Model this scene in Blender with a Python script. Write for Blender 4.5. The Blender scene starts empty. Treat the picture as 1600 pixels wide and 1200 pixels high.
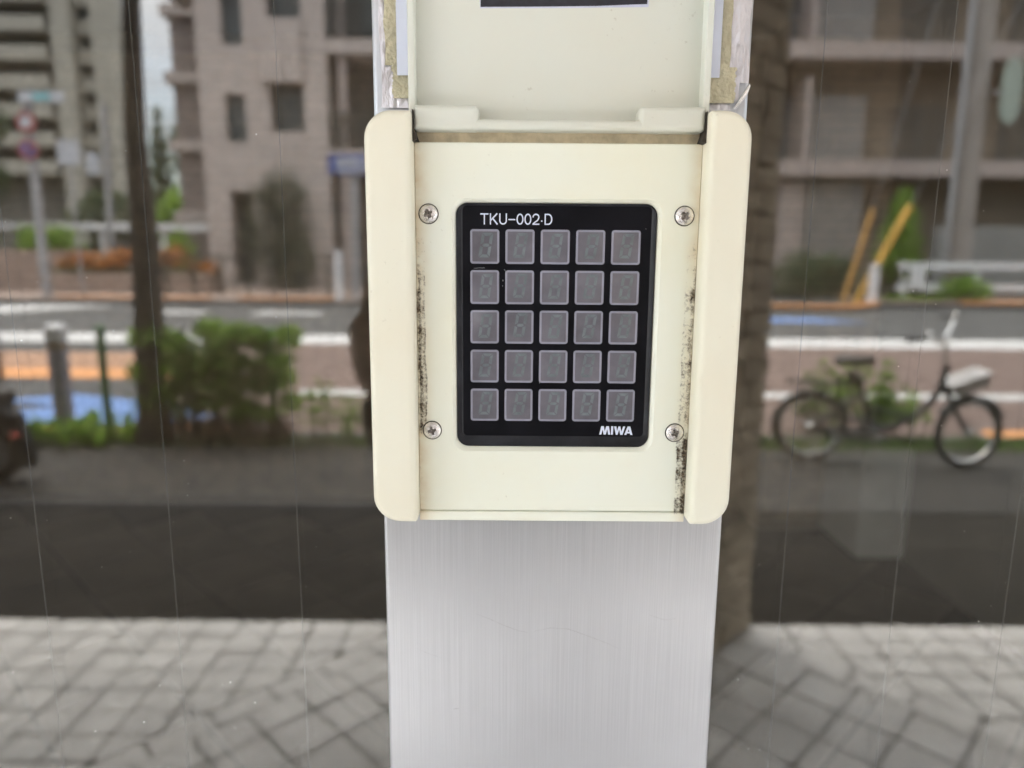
import bpy, bmesh, math, random
import numpy as np
from mathutils import Vector, Matrix

C = bpy.context.scene
COL = C.collection
R = math.radians
random.seed(7)
rng = np.random.default_rng(11)

# ------------------------------------------------------------------ camera
# the glass doors stand on y = 0, the street lies on the -y side, the lobby on the +y side
cam_d = bpy.data.cameras.new('camera')
cam = bpy.data.objects.new('camera', cam_d)
COL.objects.link(cam)
fw = Vector((0, math.cos(R(10)), -math.sin(R(10))))
ro = math.atan2(48, 6280)
rt = Vector((1, 0, 0)) * math.cos(ro) + Vector((0, math.sin(R(10)), math.cos(R(10)))) * math.sin(ro)
up = rt.cross(fw)
cam.matrix_world = Matrix(((rt.x, up.x, -fw.x, 0), (rt.y, up.y, -fw.y, -0.275), (rt.z, up.z, -fw.z, 1.55), (0, 0, 0, 1)))
cam_d.sensor_width = 36
cam_d.lens = 36 * 1109 / 1600
cam_d.clip_start = 0.01
cam_d.clip_end = 2000
cam_d.dof.use_dof = True
cam_d.dof.focus_distance = 0.238
cam_d.dof.aperture_fstop = 7.4
C.camera = cam

# ------------------------------------------------------------------ sky and sun
SUN_EL, SUN_AZ = R(62), R(140)          # azimuth measured from +x, over the street side
w = bpy.data.worlds.new('World')
C.world = w
w.use_nodes = True
nt = w.node_tree
nt.nodes.clear()
out = nt.nodes.new('ShaderNodeOutputWorld')
bg = nt.nodes.new('ShaderNodeBackground')
bg.inputs['Strength'].default_value = 0.15
sky = nt.nodes.new('ShaderNodeTexSky')
sky.sky_type = 'NISHITA'
sky.sun_disc = False
sky.sun_elevation = SUN_EL
sky.sun_rotation = R(230)
sky.air_density = 1.2
sky.dust_density = 0.8
tc = nt.nodes.new('ShaderNodeTexCoord')
mp = nt.nodes.new('ShaderNodeMapping')
mp.inputs['Scale'].default_value = (1, 1, 2.6)
nz = nt.nodes.new('ShaderNodeTexNoise')
nz.inputs['Scale'].default_value = 3.2
nz.inputs['Detail'].default_value = 7
nz.inputs['Roughness'].default_value = 0.55
rp = nt.nodes.new('ShaderNodeValToRGB')
rp.color_ramp.elements[0].position = 0.34
rp.color_ramp.elements[0].color = (0.55, 0.55, 0.55, 1)
rp.color_ramp.elements[1].position = 0.60
mx = nt.nodes.new('ShaderNodeMix')
mx.data_type = 'RGBA'
mx.inputs['B'].default_value = (9.0, 9.6, 10.4, 1)
nt.links.new(tc.outputs['Generated'], mp.inputs['Vector'])
nt.links.new(mp.outputs['Vector'], nz.inputs['Vector'])
nt.links.new(nz.outputs['Fac'], rp.inputs['Fac'])
nt.links.new(rp.outputs['Color'], mx.inputs['Factor'])
nt.links.new(sky.outputs['Color'], mx.inputs['A'])
sep = nt.nodes.new('ShaderNodeSeparateXYZ')
nt.links.new(tc.outputs['Generated'], sep.inputs['Vector'])
ma = nt.nodes.new('ShaderNodeMath')
ma.operation = 'MULTIPLY_ADD'
ma.use_clamp = False
ma.inputs[1].default_value = 0.96
ma.inputs[2].default_value = -0.03
nt.links.new(sep.outputs['Z'], ma.inputs[0])
mx_ = nt.nodes.new('ShaderNodeMath')
mx_.operation = 'MAXIMUM'
mx_.inputs[1].default_value = 0.05
nt.links.new(ma.outputs[0], mx_.inputs[0])
vs_ = nt.nodes.new('ShaderNodeVectorMath')
vs_.operation = 'SCALE'
vs_.inputs[0].default_value = (13.6, 14.2, 15.2)
nt.links.new(mx_.outputs[0], vs_.inputs['Scale'])
nt.links.new(vs_.outputs['Vector'], mx.inputs['B'])
nt.links.new(mx.outputs['Result'], bg.inputs['Color'])
nt.links.new(bg.outputs['Background'], out.inputs['Surface'])

sun_d = bpy.data.lights.new('sun', 'SUN')
sun_d.energy = 1.0
sun_d.angle = R(35)
sun_d.color = (1, 0.96, 0.9)
sun = bpy.data.objects.new('sun', sun_d)
COL.objects.link(sun)
sd = Vector((math.cos(SUN_EL) * math.cos(-SUN_AZ), math.cos(SUN_EL) * math.sin(-SUN_AZ), math.sin(SUN_EL)))
sun.rotation_euler = sd.to_track_quat('Z', 'Y').to_euler()
sun.location = (0, -20, 30)

C.view_settings.view_transform = 'Standard'
C.view_settings.look = 'None'
C.view_settings.exposure = 3.60
C.view_settings.gamma = 1
C.view_settings.use_curve_mapping = False
C.render.engine = 'CYCLES'
C.cycles.use_denoising = True
C.cycles.use_adaptive_sampling = False
C.cycles.max_bounces = 10
C.cycles.glossy_bounces = 5
C.cycles.diffuse_bounces = 4
C.cycles.transparent_max_bounces = 16
C.cycles.sample_clamp_indirect = 6

# ------------------------------------------------------------------ materials
def new_mat(name):
    m = bpy.data.materials.new(name)
    m.use_nodes = True
    m.node_tree.nodes.clear()
    o = m.node_tree.nodes.new('ShaderNodeOutputMaterial')
    return m, m.node_tree, o

def node(nt, kind, **kw):
    n = nt.nodes.new(kind)
    for k, v in kw.items():
        if hasattr(n, k) and k not in n.inputs:
            setattr(n, k, v)
        else:
            n.inputs[k].default_value = v
    return n

def ramp(nt, stops):
    r = nt.nodes.new('ShaderNodeValToRGB')
    e = r.color_ramp.elements
    while len(e) < len(stops):
        e.new(0.5)
    for el, (p, c) in zip(e, stops):
        el.position = p
        el.color = (c[0], c[1], c[2], 1) if hasattr(c, '__len__') else (c, c, c, 1)
    return r

def mat(name, col, rough=0.6, var=0.15, scale=8.0, bump=0.0, metal=0.0, spec=0.5, bscale=None, stretch=None, coat=0.0, pos=False, rvar=0.0):
    """principled surface; colour varies by noise in object (or world) coordinates"""
    m, nt, o = new_mat(name)
    b = node(nt, 'ShaderNodeBsdfPrincipled', Roughness=rough, Metallic=metal)
    b.inputs['Specular IOR Level'].default_value = spec
    b.inputs['Coat Weight'].default_value = coat
    if pos:
        src = nt.nodes.new('ShaderNodeNewGeometry').outputs['Position']
    else:
        src = nt.nodes.new('ShaderNodeTexCoord').outputs['Object']
    if stretch:
        mpn = nt.nodes.new('ShaderNodeMapping')
        mpn.inputs['Scale'].default_value = stretch
        nt.links.new(src, mpn.inputs['Vector'])
        src = mpn.outputs['Vector']
    n1 = node(nt, 'ShaderNodeTexNoise', Scale=scale, Detail=6.0, Roughness=0.6)
    nt.links.new(src, n1.inputs['Vector'])
    lo = [c * (1 - var) for c in col]
    hi = [min(1, c * (1 + var)) for c in col]
    r = ramp(nt, [(0.3, lo), (0.7, hi)])
    nt.links.new(n1.outputs['Fac'], r.inputs['Fac'])
    nt.links.new(r.outputs['Color'], b.inputs['Base Color'])
    if rvar:
        mr = node(nt, 'ShaderNodeMapRange')
        mr.inputs['To Min'].default_value = max(0, rough - rvar)
        mr.inputs['To Max'].default_value = min(1, rough + rvar)
        nt.links.new(n1.outputs['Fac'], mr.inputs['Value'])
        nt.links.new(mr.outputs['Result'], b.inputs['Roughness'])
    if bump:
        n2 = node(nt, 'ShaderNodeTexNoise', Scale=bscale or scale * 4, Detail=5.0)
        nt.links.new(src, n2.inputs['Vector'])
        bp = node(nt, 'ShaderNodeBump', Strength=bump, Distance=0.01)
        nt.links.new(n2.outputs['Fac'], bp.inputs['Height'])
        nt.links.new(bp.outputs['Normal'], b.inputs['Normal'])
    nt.links.new(b.outputs['BSDF'], o.inputs['Surface'])
    return m

def leaf_mat(name, dark, light, scale=3.0, trans=0.35):
    m, nt, o = new_mat(name)
    src = nt.nodes.new('ShaderNodeNewGeometry')
    n1 = node(nt, 'ShaderNodeTexNoise', Scale=scale, Detail=4.0)
    nt.links.new(src.outputs['Position'], n1.inputs['Vector'])
    mxv = node(nt, 'ShaderNodeMath', operation='MULTIPLY_ADD')
    nt.links.new(src.outputs['Random Per Island'], mxv.inputs[0])
    mxv.inputs[1].default_value = 0.5
    nt.links.new(n1.outputs['Fac'], mxv.inputs[2])
    r = ramp(nt, [(0.45, dark), (1.0, light)])
    nt.links.new(mxv.outputs[0], r.inputs['Fac'])
    b = node(nt, 'ShaderNodeBsdfPrincipled', Roughness=0.55)
    t = node(nt, 'ShaderNodeBsdfTranslucent')
    mixn = node(nt, 'ShaderNodeMixShader', Fac=trans)
    nt.links.new(r.outputs['Color'], b.inputs['Base Color'])
    nt.links.new(r.outputs['Color'], t.inputs['Color'])
    nt.links.new(b.outputs['BSDF'], mixn.inputs[1])
    nt.links.new(t.outputs['BSDF'], mixn.inputs[2])
    nt.links.new(mixn.outputs['Shader'], o.inputs['Surface'])
    return m

def glass_mat(name, refl, tint):
    """coated float glass: part mirror, part clear"""
    m, nt, o = new_mat(name)
    lw = node(nt, 'ShaderNodeLayerWeight', Blend=0.25)
    mr = node(nt, 'ShaderNodeMapRange')
    mr.inputs['To Min'].default_value = refl
    mr.inputs['To Max'].default_value = min(1.0, refl + 0.75)
    nt.links.new(lw.outputs['Fresnel'], mr.inputs['Value'])
    g = node(nt, 'ShaderNodeBsdfGlossy', Roughness=0.0)
    g.inputs['Color'].default_value = (1.0, 0.965, 0.915, 1)
    t = node(nt, 'ShaderNodeBsdfTransparent')
    t.inputs['Color'].default_value = (*tint, 1)
    mixn = node(nt, 'ShaderNodeMixShader', Fac=refl)
    nt.links.new(t.outputs['BSDF'], mixn.inputs[1])
    nt.links.new(g.outputs['BSDF'], mixn.inputs[2])
    nt.links.new(mixn.outputs['Shader'], o.inputs['Surface'])
    nt.nodes.remove(lw)
    nt.nodes.remove(mr)
    return m

def aluminium_mat():
    m, nt, o = new_mat('brushed_aluminium')
    b = node(nt, 'ShaderNodeBsdfPrincipled', Metallic=0.62, Roughness=0.36)
    p = nt.nodes.new('ShaderNodeNewGeometry')
    mpn = nt.nodes.new('ShaderNodeMapping')
    mpn.inputs['Scale'].default_value = (3000, 3000, 14)
    nt.links.new(p.outputs['Position'], mpn.inputs['Vector'])
    n1 = node(nt, 'ShaderNodeTexNoise', Scale=1.0, Detail=5.0, Roughness=0.65)
    nt.links.new(mpn.outputs['Vector'], n1.inputs['Vector'])
    n3 = node(nt, 'ShaderNodeTexNoise', Scale=14.0, Detail=4.0)
    nt.links.new(p.outputs['Position'], n3.inputs['Vector'])
    r = ramp(nt, [(0.22, (0.44, 0.443, 0.455)), (0.78, (0.60, 0.603, 0.615))])
    nt.links.new(n1.outputs['Fac'], r.inputs['Fac'])
    r3 = ramp(nt, [(0.35, (0.9, 0.9, 0.9)), (0.65, (1, 1, 1))])
    nt.links.new(n3.outputs['Fac'], r3.inputs['Fac'])
    mul = node(nt, 'ShaderNodeMix', data_type='RGBA', blend_type='MULTIPLY')
    mul.inputs['Factor'].default_value = 1
    nt.links.new(r.outputs['Color'], mul.inputs['A'])
    nt.links.new(r3.outputs['Color'], mul.inputs['B'])
    nt.links.new(mul.outputs['Result'], b.inputs['Base Color'])
    b.inputs['Anisotropic'].default_value = 0.9
    tg = node(nt, 'ShaderNodeTangent', direction_type='RADIAL', axis='Z')
    nt.links.new(tg.outputs['Tangent'], b.inputs['Tangent'])
    nt.links.new(b.outputs['BSDF'], o.inputs['Surface'])
    return m

def cream_mat(name, base, yellow, grime=False):
    """aged cream plastic; GRIME adds the black mould line along the two inner rail edges"""
    m, nt, o = new_mat(name)
    b = node(nt, 'ShaderNodeBsdfPrincipled', Roughness=0.42)
    b.inputs['Specular IOR Level'].default_value = 0.35
    geo = nt.nodes.new('ShaderNodeNewGeometry')
    P = geo.outputs['Position']
    n1 = node(nt, 'ShaderNodeTexNoise', Scale=16.0, Detail=5.0, Roughness=0.55)
    nt.links.new(P, n1.inputs['Vector'])
    r = ramp(nt, [(0.35, base), (0.75, yellow)])
    nt.links.new(n1.outputs['Fac'], r.inputs['Fac'])
    colour = r.outputs['Color']
    # fine handling specks
    n2 = node(nt, 'ShaderNodeTexNoise', Scale=420.0, Detail=3.0, Roughness=0.7)
    nt.links.new(P, n2.inputs['Vector'])
    r2 = ramp(nt, [(0.66, (0, 0, 0)), (0.74, (0.55, 0.55, 0.55))])
    nt.links.new(n2.outputs['Fac'], r2.inputs['Fac'])
    n3 = node(nt, 'ShaderNodeTexNoise', Scale=40.0, Detail=2.0)
    nt.links.new(P, n3.inputs['Vector'])
    r3 = ramp(nt, [(0.5, (0, 0, 0)), (0.75, (1, 1, 1))])
    nt.links.new(n3.outputs['Fac'], r3.inputs['Fac'])
    mm = node(nt, 'ShaderNodeMath', operation='MULTIPLY')
    nt.links.new(r2.outputs['Color'], mm.inputs[0])
    nt.links.new(r3.outputs['Color'], mm.inputs[1])
    mxs = node(nt, 'ShaderNodeMix', data_type='RGBA')
    mxs.inputs['B'].default_value = (0.30, 0.26, 0.18, 1)
    nt.links.new(mm.outputs[0], mxs.inputs['Factor'])
    nt.links.new(colour, mxs.inputs['A'])
    colour = mxs.outputs['Result']
    if grime:
        sep = nt.nodes.new('ShaderNodeSeparateXYZ')
        nt.links.new(P, sep.inputs['Vector'])
        def M(op, a, bb=None, c=None, clamp=False):
            n = node(nt, 'ShaderNodeMath', operation=op, use_clamp=clamp)
            for i, v in enumerate((a, bb, c)):
                if v is None:
                    continue
                if isinstance(v, (int, float)):
                    n.inputs[i].default_value = v
                else:
                    nt.links.new(v, n.inputs[i])
            return n.outputs[0]
        zn = M('DIVIDE', M('SUBTRACT', sep.outputs['Z'], 1.460), 0.128, clamp=True)
        tot = None
        tan = None
        wob = node(nt, 'ShaderNodeTexNoise', Scale=130.0, Detail=4.0)
        nt.links.new(P, wob.inputs['Vector'])
        wobv = M('MULTIPLY', M('SUBTRACT', wob.outputs['Fac'], 0.5), 0.0022)
        sides = (
            (-0.0313, 1, [(0.0, 0.25), (0.03, 0.05), (0.11, 0.1), (0.115, 0.75), (0.155, 0.72), (0.16, 0.1), (0.23, 0.1), (0.26, 1.1), (0.42, 1.2), (0.6, 1.08), (0.72, 0.74), (0.85, 0.35), (0.92, 0.25), (1.0, 0.55)], 0.0027),
            (0.0603, -1, [(0.0, 0.0), (0.02, 0.3), (0.03, 1.2), (0.07, 1.2), (0.09, 0.85), (0.13, 1.2), (0.22, 1.25), (0.26, 0.75), (0.42, 0.92), (0.62, 0.9), (0.73, 0.55), (0.80, 0.38), (0.9, 0.42), (1.0, 0.5)], 0.0042))
        for x0, s, stops, width in sides:
            d = M('ADD', M('MULTIPLY', M('SUBTRACT', sep.outputs['X'], x0), s), wobv)
            # two parallel streaks with a paler stripe between them
            prof = ramp(nt, [(0.0, 0.75), (0.10, 1.0), (0.30, 0.96), (0.45, 0.72), (0.62, 0.76), (0.76, 0.84), (0.90, 0.35), (1.0, 0.0)])
            nt.links.new(M('DIVIDE', d, width * 1.15, clamp=True), prof.inputs['Fac'])
            dens = ramp(nt, [(p, v / 1.3) for p, v in stops])
            nt.links.new(zn, dens.inputs['Fac'])
            wgt = M('MULTIPLY', prof.outputs['Color'], dens.outputs['Color'])
            tot = wgt if tot is None else M('MAXIMUM', tot, wgt)
            soft = M('SUBTRACT', 1.0, M('DIVIDE', M('ABSOLUTE', d), 0.0060, clamp=True), clamp=True)
            tan = soft if tan is None else M('MAXIMUM', tan, soft)
        gn = node(nt, 'ShaderNodeTexNoise', Scale=1100.0, Detail=5.0, Roughness=0.72)
        nt.links.new(P, gn.inputs['Vector'])
        gn2 = node(nt, 'ShaderNodeTexNoise', Scale=260.0, Detail=3.0)
        nt.links.new(P, gn2.inputs['Vector'])
        val = M('ADD', M('MULTIPLY', gn.outputs['Fac'], 0.6), M('MULTIPLY', gn2.outputs['Fac'], 0.4))
        mask = M('MULTIPLY', M('SUBTRACT', M('ADD', val, M('MULTIPLY', tot, 0.50)), 0.775), 6.0, clamp=True)
        mxt = node(nt, 'ShaderNodeMix', data_type='RGBA')
        mxt.inputs['B'].default_value = (0.56, 0.40, 0.22, 1)
        nt.links.new(M('MULTIPLY', M('POWER', tan, 1.6), M('MULTIPLY', gn2.outputs['Fac'], 1.1)), mxt.inputs['Factor'])
        nt.links.new(colour, mxt.inputs['A'])
        mxg = node(nt, 'ShaderNodeMix', data_type='RGBA')
        gcol = ramp(nt, [(0.42, (0.022, 0.016, 0.010)), (0.62, (0.13, 0.095, 0.06))])
        gn3 = node(nt, 'ShaderNodeTexNoise', Scale=1500.0, Detail=3.0)
        nt.links.new(P, gn3.inputs['Vector'])
        nt.links.new(gn3.outputs['Fac'], gcol.inputs['Fac'])
        nt.links.new(gcol.outputs['Color'], mxg.inputs['B'])
        nt.links.new(mask, mxg.inputs['Factor'])
        nt.links.new(mxt.outputs['Result'], mxg.inputs['A'])
        colour = mxg.outputs['Result']
        rg = M('MULTIPLY_ADD', mask, 0.5, 0.42)
        nt.links.new(rg, b.inputs['Roughness'])
        bp2 = node(nt, 'ShaderNodeBump', Strength=0.5, Distance=0.0004)
        nt.links.new(mask, bp2.inputs['Height'])
        nt.links.new(bp2.outputs['Normal'], b.inputs['Normal'])
    nt.links.new(colour, b.inputs['Base Color'])
    nt.links.new(b.outputs['BSDF'], o.inputs['Surface'])
    return m

M_alu = aluminium_mat()
M_glass = glass_mat('coated_glass', 0.077, (0.72, 0.725, 0.71))
M_wire = mat('wire_metal', (0.125, 0.122, 0.115), 0.45, 0.1, 300, metal=0.0)
M_cream = cream_mat('cream_plastic', (0.785, 0.772, 0.645), (0.775, 0.725, 0.575))
M_face = cream_mat('cream_face_plastic', (0.80, 0.828, 0.735), (0.80, 0.79, 0.63), grime=True)
M_lid = cream_mat('grey_cream_plastic', (0.665, 0.69, 0.622), (0.66, 0.655, 0.56))
M_tan = mat('shadow_tan_plastic', (0.52, 0.44, 0.30), 0.6, 0.25, 200)  # brown shadow of the hinge gap, put into the colour
M_black = mat('black_panel', (0.006, 0.006, 0.008), 0.40, 0.5, 60, rvar=0.1, spec=0.12)
M_bezel = mat('dark_bezel', (0.016, 0.017, 0.021), 0.42, 0.6, 90, rvar=0.12, spec=0.3)
M_key = mat('key_window_glass', (0.155, 0.148, 0.168), 0.07, 0.2, 90, pos=True, spec=0.7)
M_keyb = mat('key_border', (0.26, 0.26, 0.32), 0.40, 0.12, 90, pos=True)
M_digit = mat('digit_segment_teal', (0.130, 0.155, 0.165), 0.5, 0.25, 300, pos=True)
M_print = mat('white_print', (0.69, 0.74, 0.87), 0.6, 0.03, 400)
M_screw = mat('screw_steel', (0.72, 0.69, 0.66), 0.24, 0.3, 500, bump=0.2, metal=1.0, rvar=0.12)
M_recess = mat('shaded_recess_steel', (0.34, 0.31, 0.28), 0.45, 0.7, 900, metal=0.7)  # shade and grime of the cross recess put into the colour
M_gap = mat('shaded_grimy_gap', (0.035, 0.028, 0.02), 0.9, 0.4, 300)  # dark colour stands in for shade and grime in narrow gaps
M_foil = mat('silver_foil', (0.70, 0.69, 0.72), 0.34, 0.12, 60, bump=0.32, metal=0.78, bscale=170, pos=True, rvar=0.1, stretch=(1, 1, 0.45))
M_tape = mat('old_masking_tape', (0.53, 0.49, 0.34), 0.6, 0.16, 120, bump=0.3, bscale=500, pos=True)
M_paper = mat('bluish_white_paper', (0.66, 0.70, 0.82), 0.7, 0.03, 50)
M_ink = mat('dark_label_ink', (0.018, 0.018, 0.026), 0.5, 0.5, 300, pos=True)
M_labelw = mat('pale_label_edge', (0.55, 0.58, 0.70), 0.6, 0.1, 300)
M_dust = mat('dust', (0.75, 0.74, 0.68), 0.9, 0.1, 50)

M_brick = mat('lobby_brick', (0.62, 0.49, 0.37), 0.75, 0.3, 7, bump=0.4, bscale=60, pos=True)
M_mortar = mat('mortar', (0.34, 0.28, 0.22), 0.9, 0.2, 20)
M_stone = mat('split_face_stone', (0.55, 0.47, 0.36), 0.85, 0.30, 5, bump=1.0, bscale=40, pos=True)
M_lobfloor = mat('lobby_floor_tile', (0.115, 0.098, 0.072), 0.5, 0.2, 6, pos=True)
M_joint = mat('dark_joint', (0.02, 0.018, 0.015), 0.9, 0.2, 20)
M_greywall = mat('lobby_grey_wall', (0.22, 0.205, 0.175), 0.6, 0.1, 3)
M_greybox = mat('grey_metal_box', (0.78, 0.77, 0.75), 0.5, 0.08, 10)
M_ceil = mat('ceiling_paint', (0.40, 0.38, 0.36), 0.8, 0.05, 3)
M_tile = mat('pale_porch_tile', (0.63, 0.60, 0.56), 0.6, 0.14, 5, bump=0.15, pos=True)
M_tilejoint = mat('porch_joint', (0.085, 0.077, 0.068), 0.9, 0.2, 20)
M_asphalt = mat('asphalt', (0.068, 0.067, 0.064), 0.85, 0.25, 1.2, bump=0.5, bscale=140)
M_footpath = mat('footpath_asphalt', (0.032, 0.0275, 0.022), 0.85, 0.28, 2.5, bump=0.5, bscale=120)
M_darkasphalt = mat('dark_new_asphalt', (0.029, 0.0245, 0.019), 0.9, 0.25, 2.5, bump=0.5, bscale=160, spec=0.2)
M_red = mat('red_brown_paving', (0.145, 0.098, 0.080), 0.85, 0.15, 1.5, bump=0.3)
M_white = mat('white_road_paint', (0.50, 0.49, 0.475), 0.7, 0.08, 4)
M_orange = mat('orange_road_paint', (0.62, 0.27, 0.09), 0.7, 0.12, 3)
M_orangeb = mat('orange_brown_paving', (0.33, 0.185, 0.11), 0.8, 0.15, 2)
M_blue = mat('blue_road_paint', (0.12, 0.22, 0.46), 0.75, 0.15, 2)
M_pinkpave = mat('pinkish_paving', (0.30, 0.225, 0.185), 0.85, 0.14, 0.8)
M_kerb = mat('kerb_stone', (0.10, 0.095, 0.09), 0.9, 0.2, 2)
M_soil = mat('soil', (0.07, 0.062, 0.04), 0.95, 0.4, 5, bump=0.8)
M_bark = mat('bark', (0.050, 0.043, 0.036), 0.9, 0.35, 6, bump=0.9, bscale=30, stretch=(1, 1, 0.25))
M_stem = mat('twig', (0.07, 0.05, 0.035), 0.9, 0.3, 20)
M_leaf = leaf_mat('hedge_leaf', (0.10, 0.19, 0.025), (0.30, 0.47, 0.06), 3.0, 0.5)
M_leafd = leaf_mat('dark_leaf', (0.022, 0.045, 0.016), (0.075, 0.115, 0.04), 0.7)
M_leafg = leaf_mat('grey_green_leaf', (0.035, 0.048, 0.026), (0.10, 0.12, 0.07), 0.7)
M_leafb = leaf_mat('bright_leaf', (0.09, 0.17, 0.015), (0.24, 0.38, 0.04), 1.2)
M_grass = leaf_mat('grass_blade', (0.05, 0.10, 0.018), (0.15, 0.25, 0.04), 3)
M_flower = leaf_mat('orange_shrub_leaf', (0.20, 0.10, 0.03), (0.60, 0.24, 0.06), 1.5, 0.2)
M_bollard = mat('grey_bollard_paint', (0.26, 0.26, 0.30), 0.5, 0.08, 10)
M_wpaint = mat('white_metal_paint', (0.68, 0.68, 0.69), 0.45, 0.05, 10)
M_gpole = mat('green_metal_paint', (0.05, 0.19, 0.05), 0.45, 0.12, 10)
M_dpole = mat('dark_metal_paint', (0.03, 0.037, 0.03), 0.5, 0.2, 10)
M_grpole = mat('grey_steel', (0.30, 0.30, 0.31), 0.5, 0.08, 3)
M_conc = mat('pole_concrete', (0.27, 0.24, 0.215), 0.85, 0.14, 1.5)
M_yellow = mat('yellow_guard', (0.62, 0.36, 0.06), 0.55, 0.12, 4)
M_pink = mat('pinkish_wall_tile', (0.435, 0.378, 0.345), 0.8, 0.07, 0.5, bump=0.15, bscale=12)
M_apt = mat('apartment_concrete', (0.36, 0.34, 0.29), 0.85, 0.10, 0.3)
M_aptd = mat('apartment_recess_shaded', (0.16, 0.15, 0.13), 0.85, 0.1, 0.5)  # darker copy of the concrete, balcony shade painted in
M_brown = mat('brown_wall_tile', (0.23, 0.18, 0.132), 0.85, 0.14, 0.6)
M_beam = mat('pale_balcony_beam', (0.34, 0.285, 0.26), 0.8, 0.07, 0.6)
M_panelg = mat('grey_door_panel', (0.23, 0.215, 0.20), 0.7, 0.08, 0.7)
M_dark = mat('dark_opening', (0.05, 0.048, 0.046), 0.8, 0.2, 1)
M_frame = mat('window_frame', (0.12, 0.12, 0.12), 0.5, 0.1, 5)
M_pane = mat('far_window_glass', (0.045, 0.055, 0.055), 0.08, 0.3, 0.6, spec=0.6)
M_bpane = mat('curtained_window', (0.13, 0.105, 0.08), 0.35, 0.3, 0.6, spec=0.3)
M_roofslab = mat('porch_slab', (0.74, 0.72, 0.69), 0.8, 0.06, 2)
M_signb = mat('blue_sign', (0.06, 0.09, 0.27), 0.5, 0.08, 2)
M_signr = mat('red_sign', (0.30, 0.075, 0.07), 0.5, 0.08, 2)
M_signw = mat('white_sign', (0.46, 0.48, 0.52), 0.5, 0.05, 2)
M_signo = mat('pale_green_sign', (0.30, 0.35, 0.30), 0.5, 0.06, 2)
M_tyre = mat('tyre_rubber', (0.085, 0.078, 0.068), 0.8, 0.2, 20)
M_chrome = mat('worn_chrome', (0.66, 0.65, 0.63), 0.22, 0.12, 20, metal=1.0, rvar=0.1)
M_bike = mat('dark_bike_paint', (0.030, 0.030, 0.028), 0.4, 0.2, 10)
M_saddle = mat('worn_saddle', (0.07, 0.062, 0.055), 0.55, 0.25, 20)
M_basket = mat('white_basket', (0.82, 0.81, 0.80), 0.5, 0.05, 20)
M_blackp = mat('black_plastic', (0.016, 0.016, 0.016), 0.45, 0.2, 10)
M_tail = mat('red_lens', (0.40, 0.06, 0.03), 0.25, 0.1, 20)
M_skin = mat('skin', (0.50, 0.31, 0.22), 0.5, 0.06, 20)
M_hair = mat('hair', (0.015, 0.012, 0.010), 0.5, 0.2, 60)
M_coat = mat('dark_jacket', (0.020, 0.020, 0.023), 0.85, 0.25, 12, bump=0.3)
M_trouser = mat('dark_trousers', (0.018, 0.018, 0.022), 0.85, 0.2, 15)

# ------------------------------------------------------------------ mesh helpers
def wl(o):
    v = Vector((0, 0, 0))
    while o is not None:
        v = v + o.location
        o = o.parent
    return v

def tag(o, label=None, cat=None, group=None, kind=None):
    for k, v in (('label', label), ('category', cat), ('group', group), ('kind', kind)):
        if v:
            o[k] = v
    return o

def empty(name, loc, label=None, cat=None, group=None, kind=None):
    o = bpy.data.objects.new(name, None)
    o.empty_display_size = 0.05
    COL.objects.link(o)
    o.location = loc
    return tag(o, label, cat, group, kind)

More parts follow.
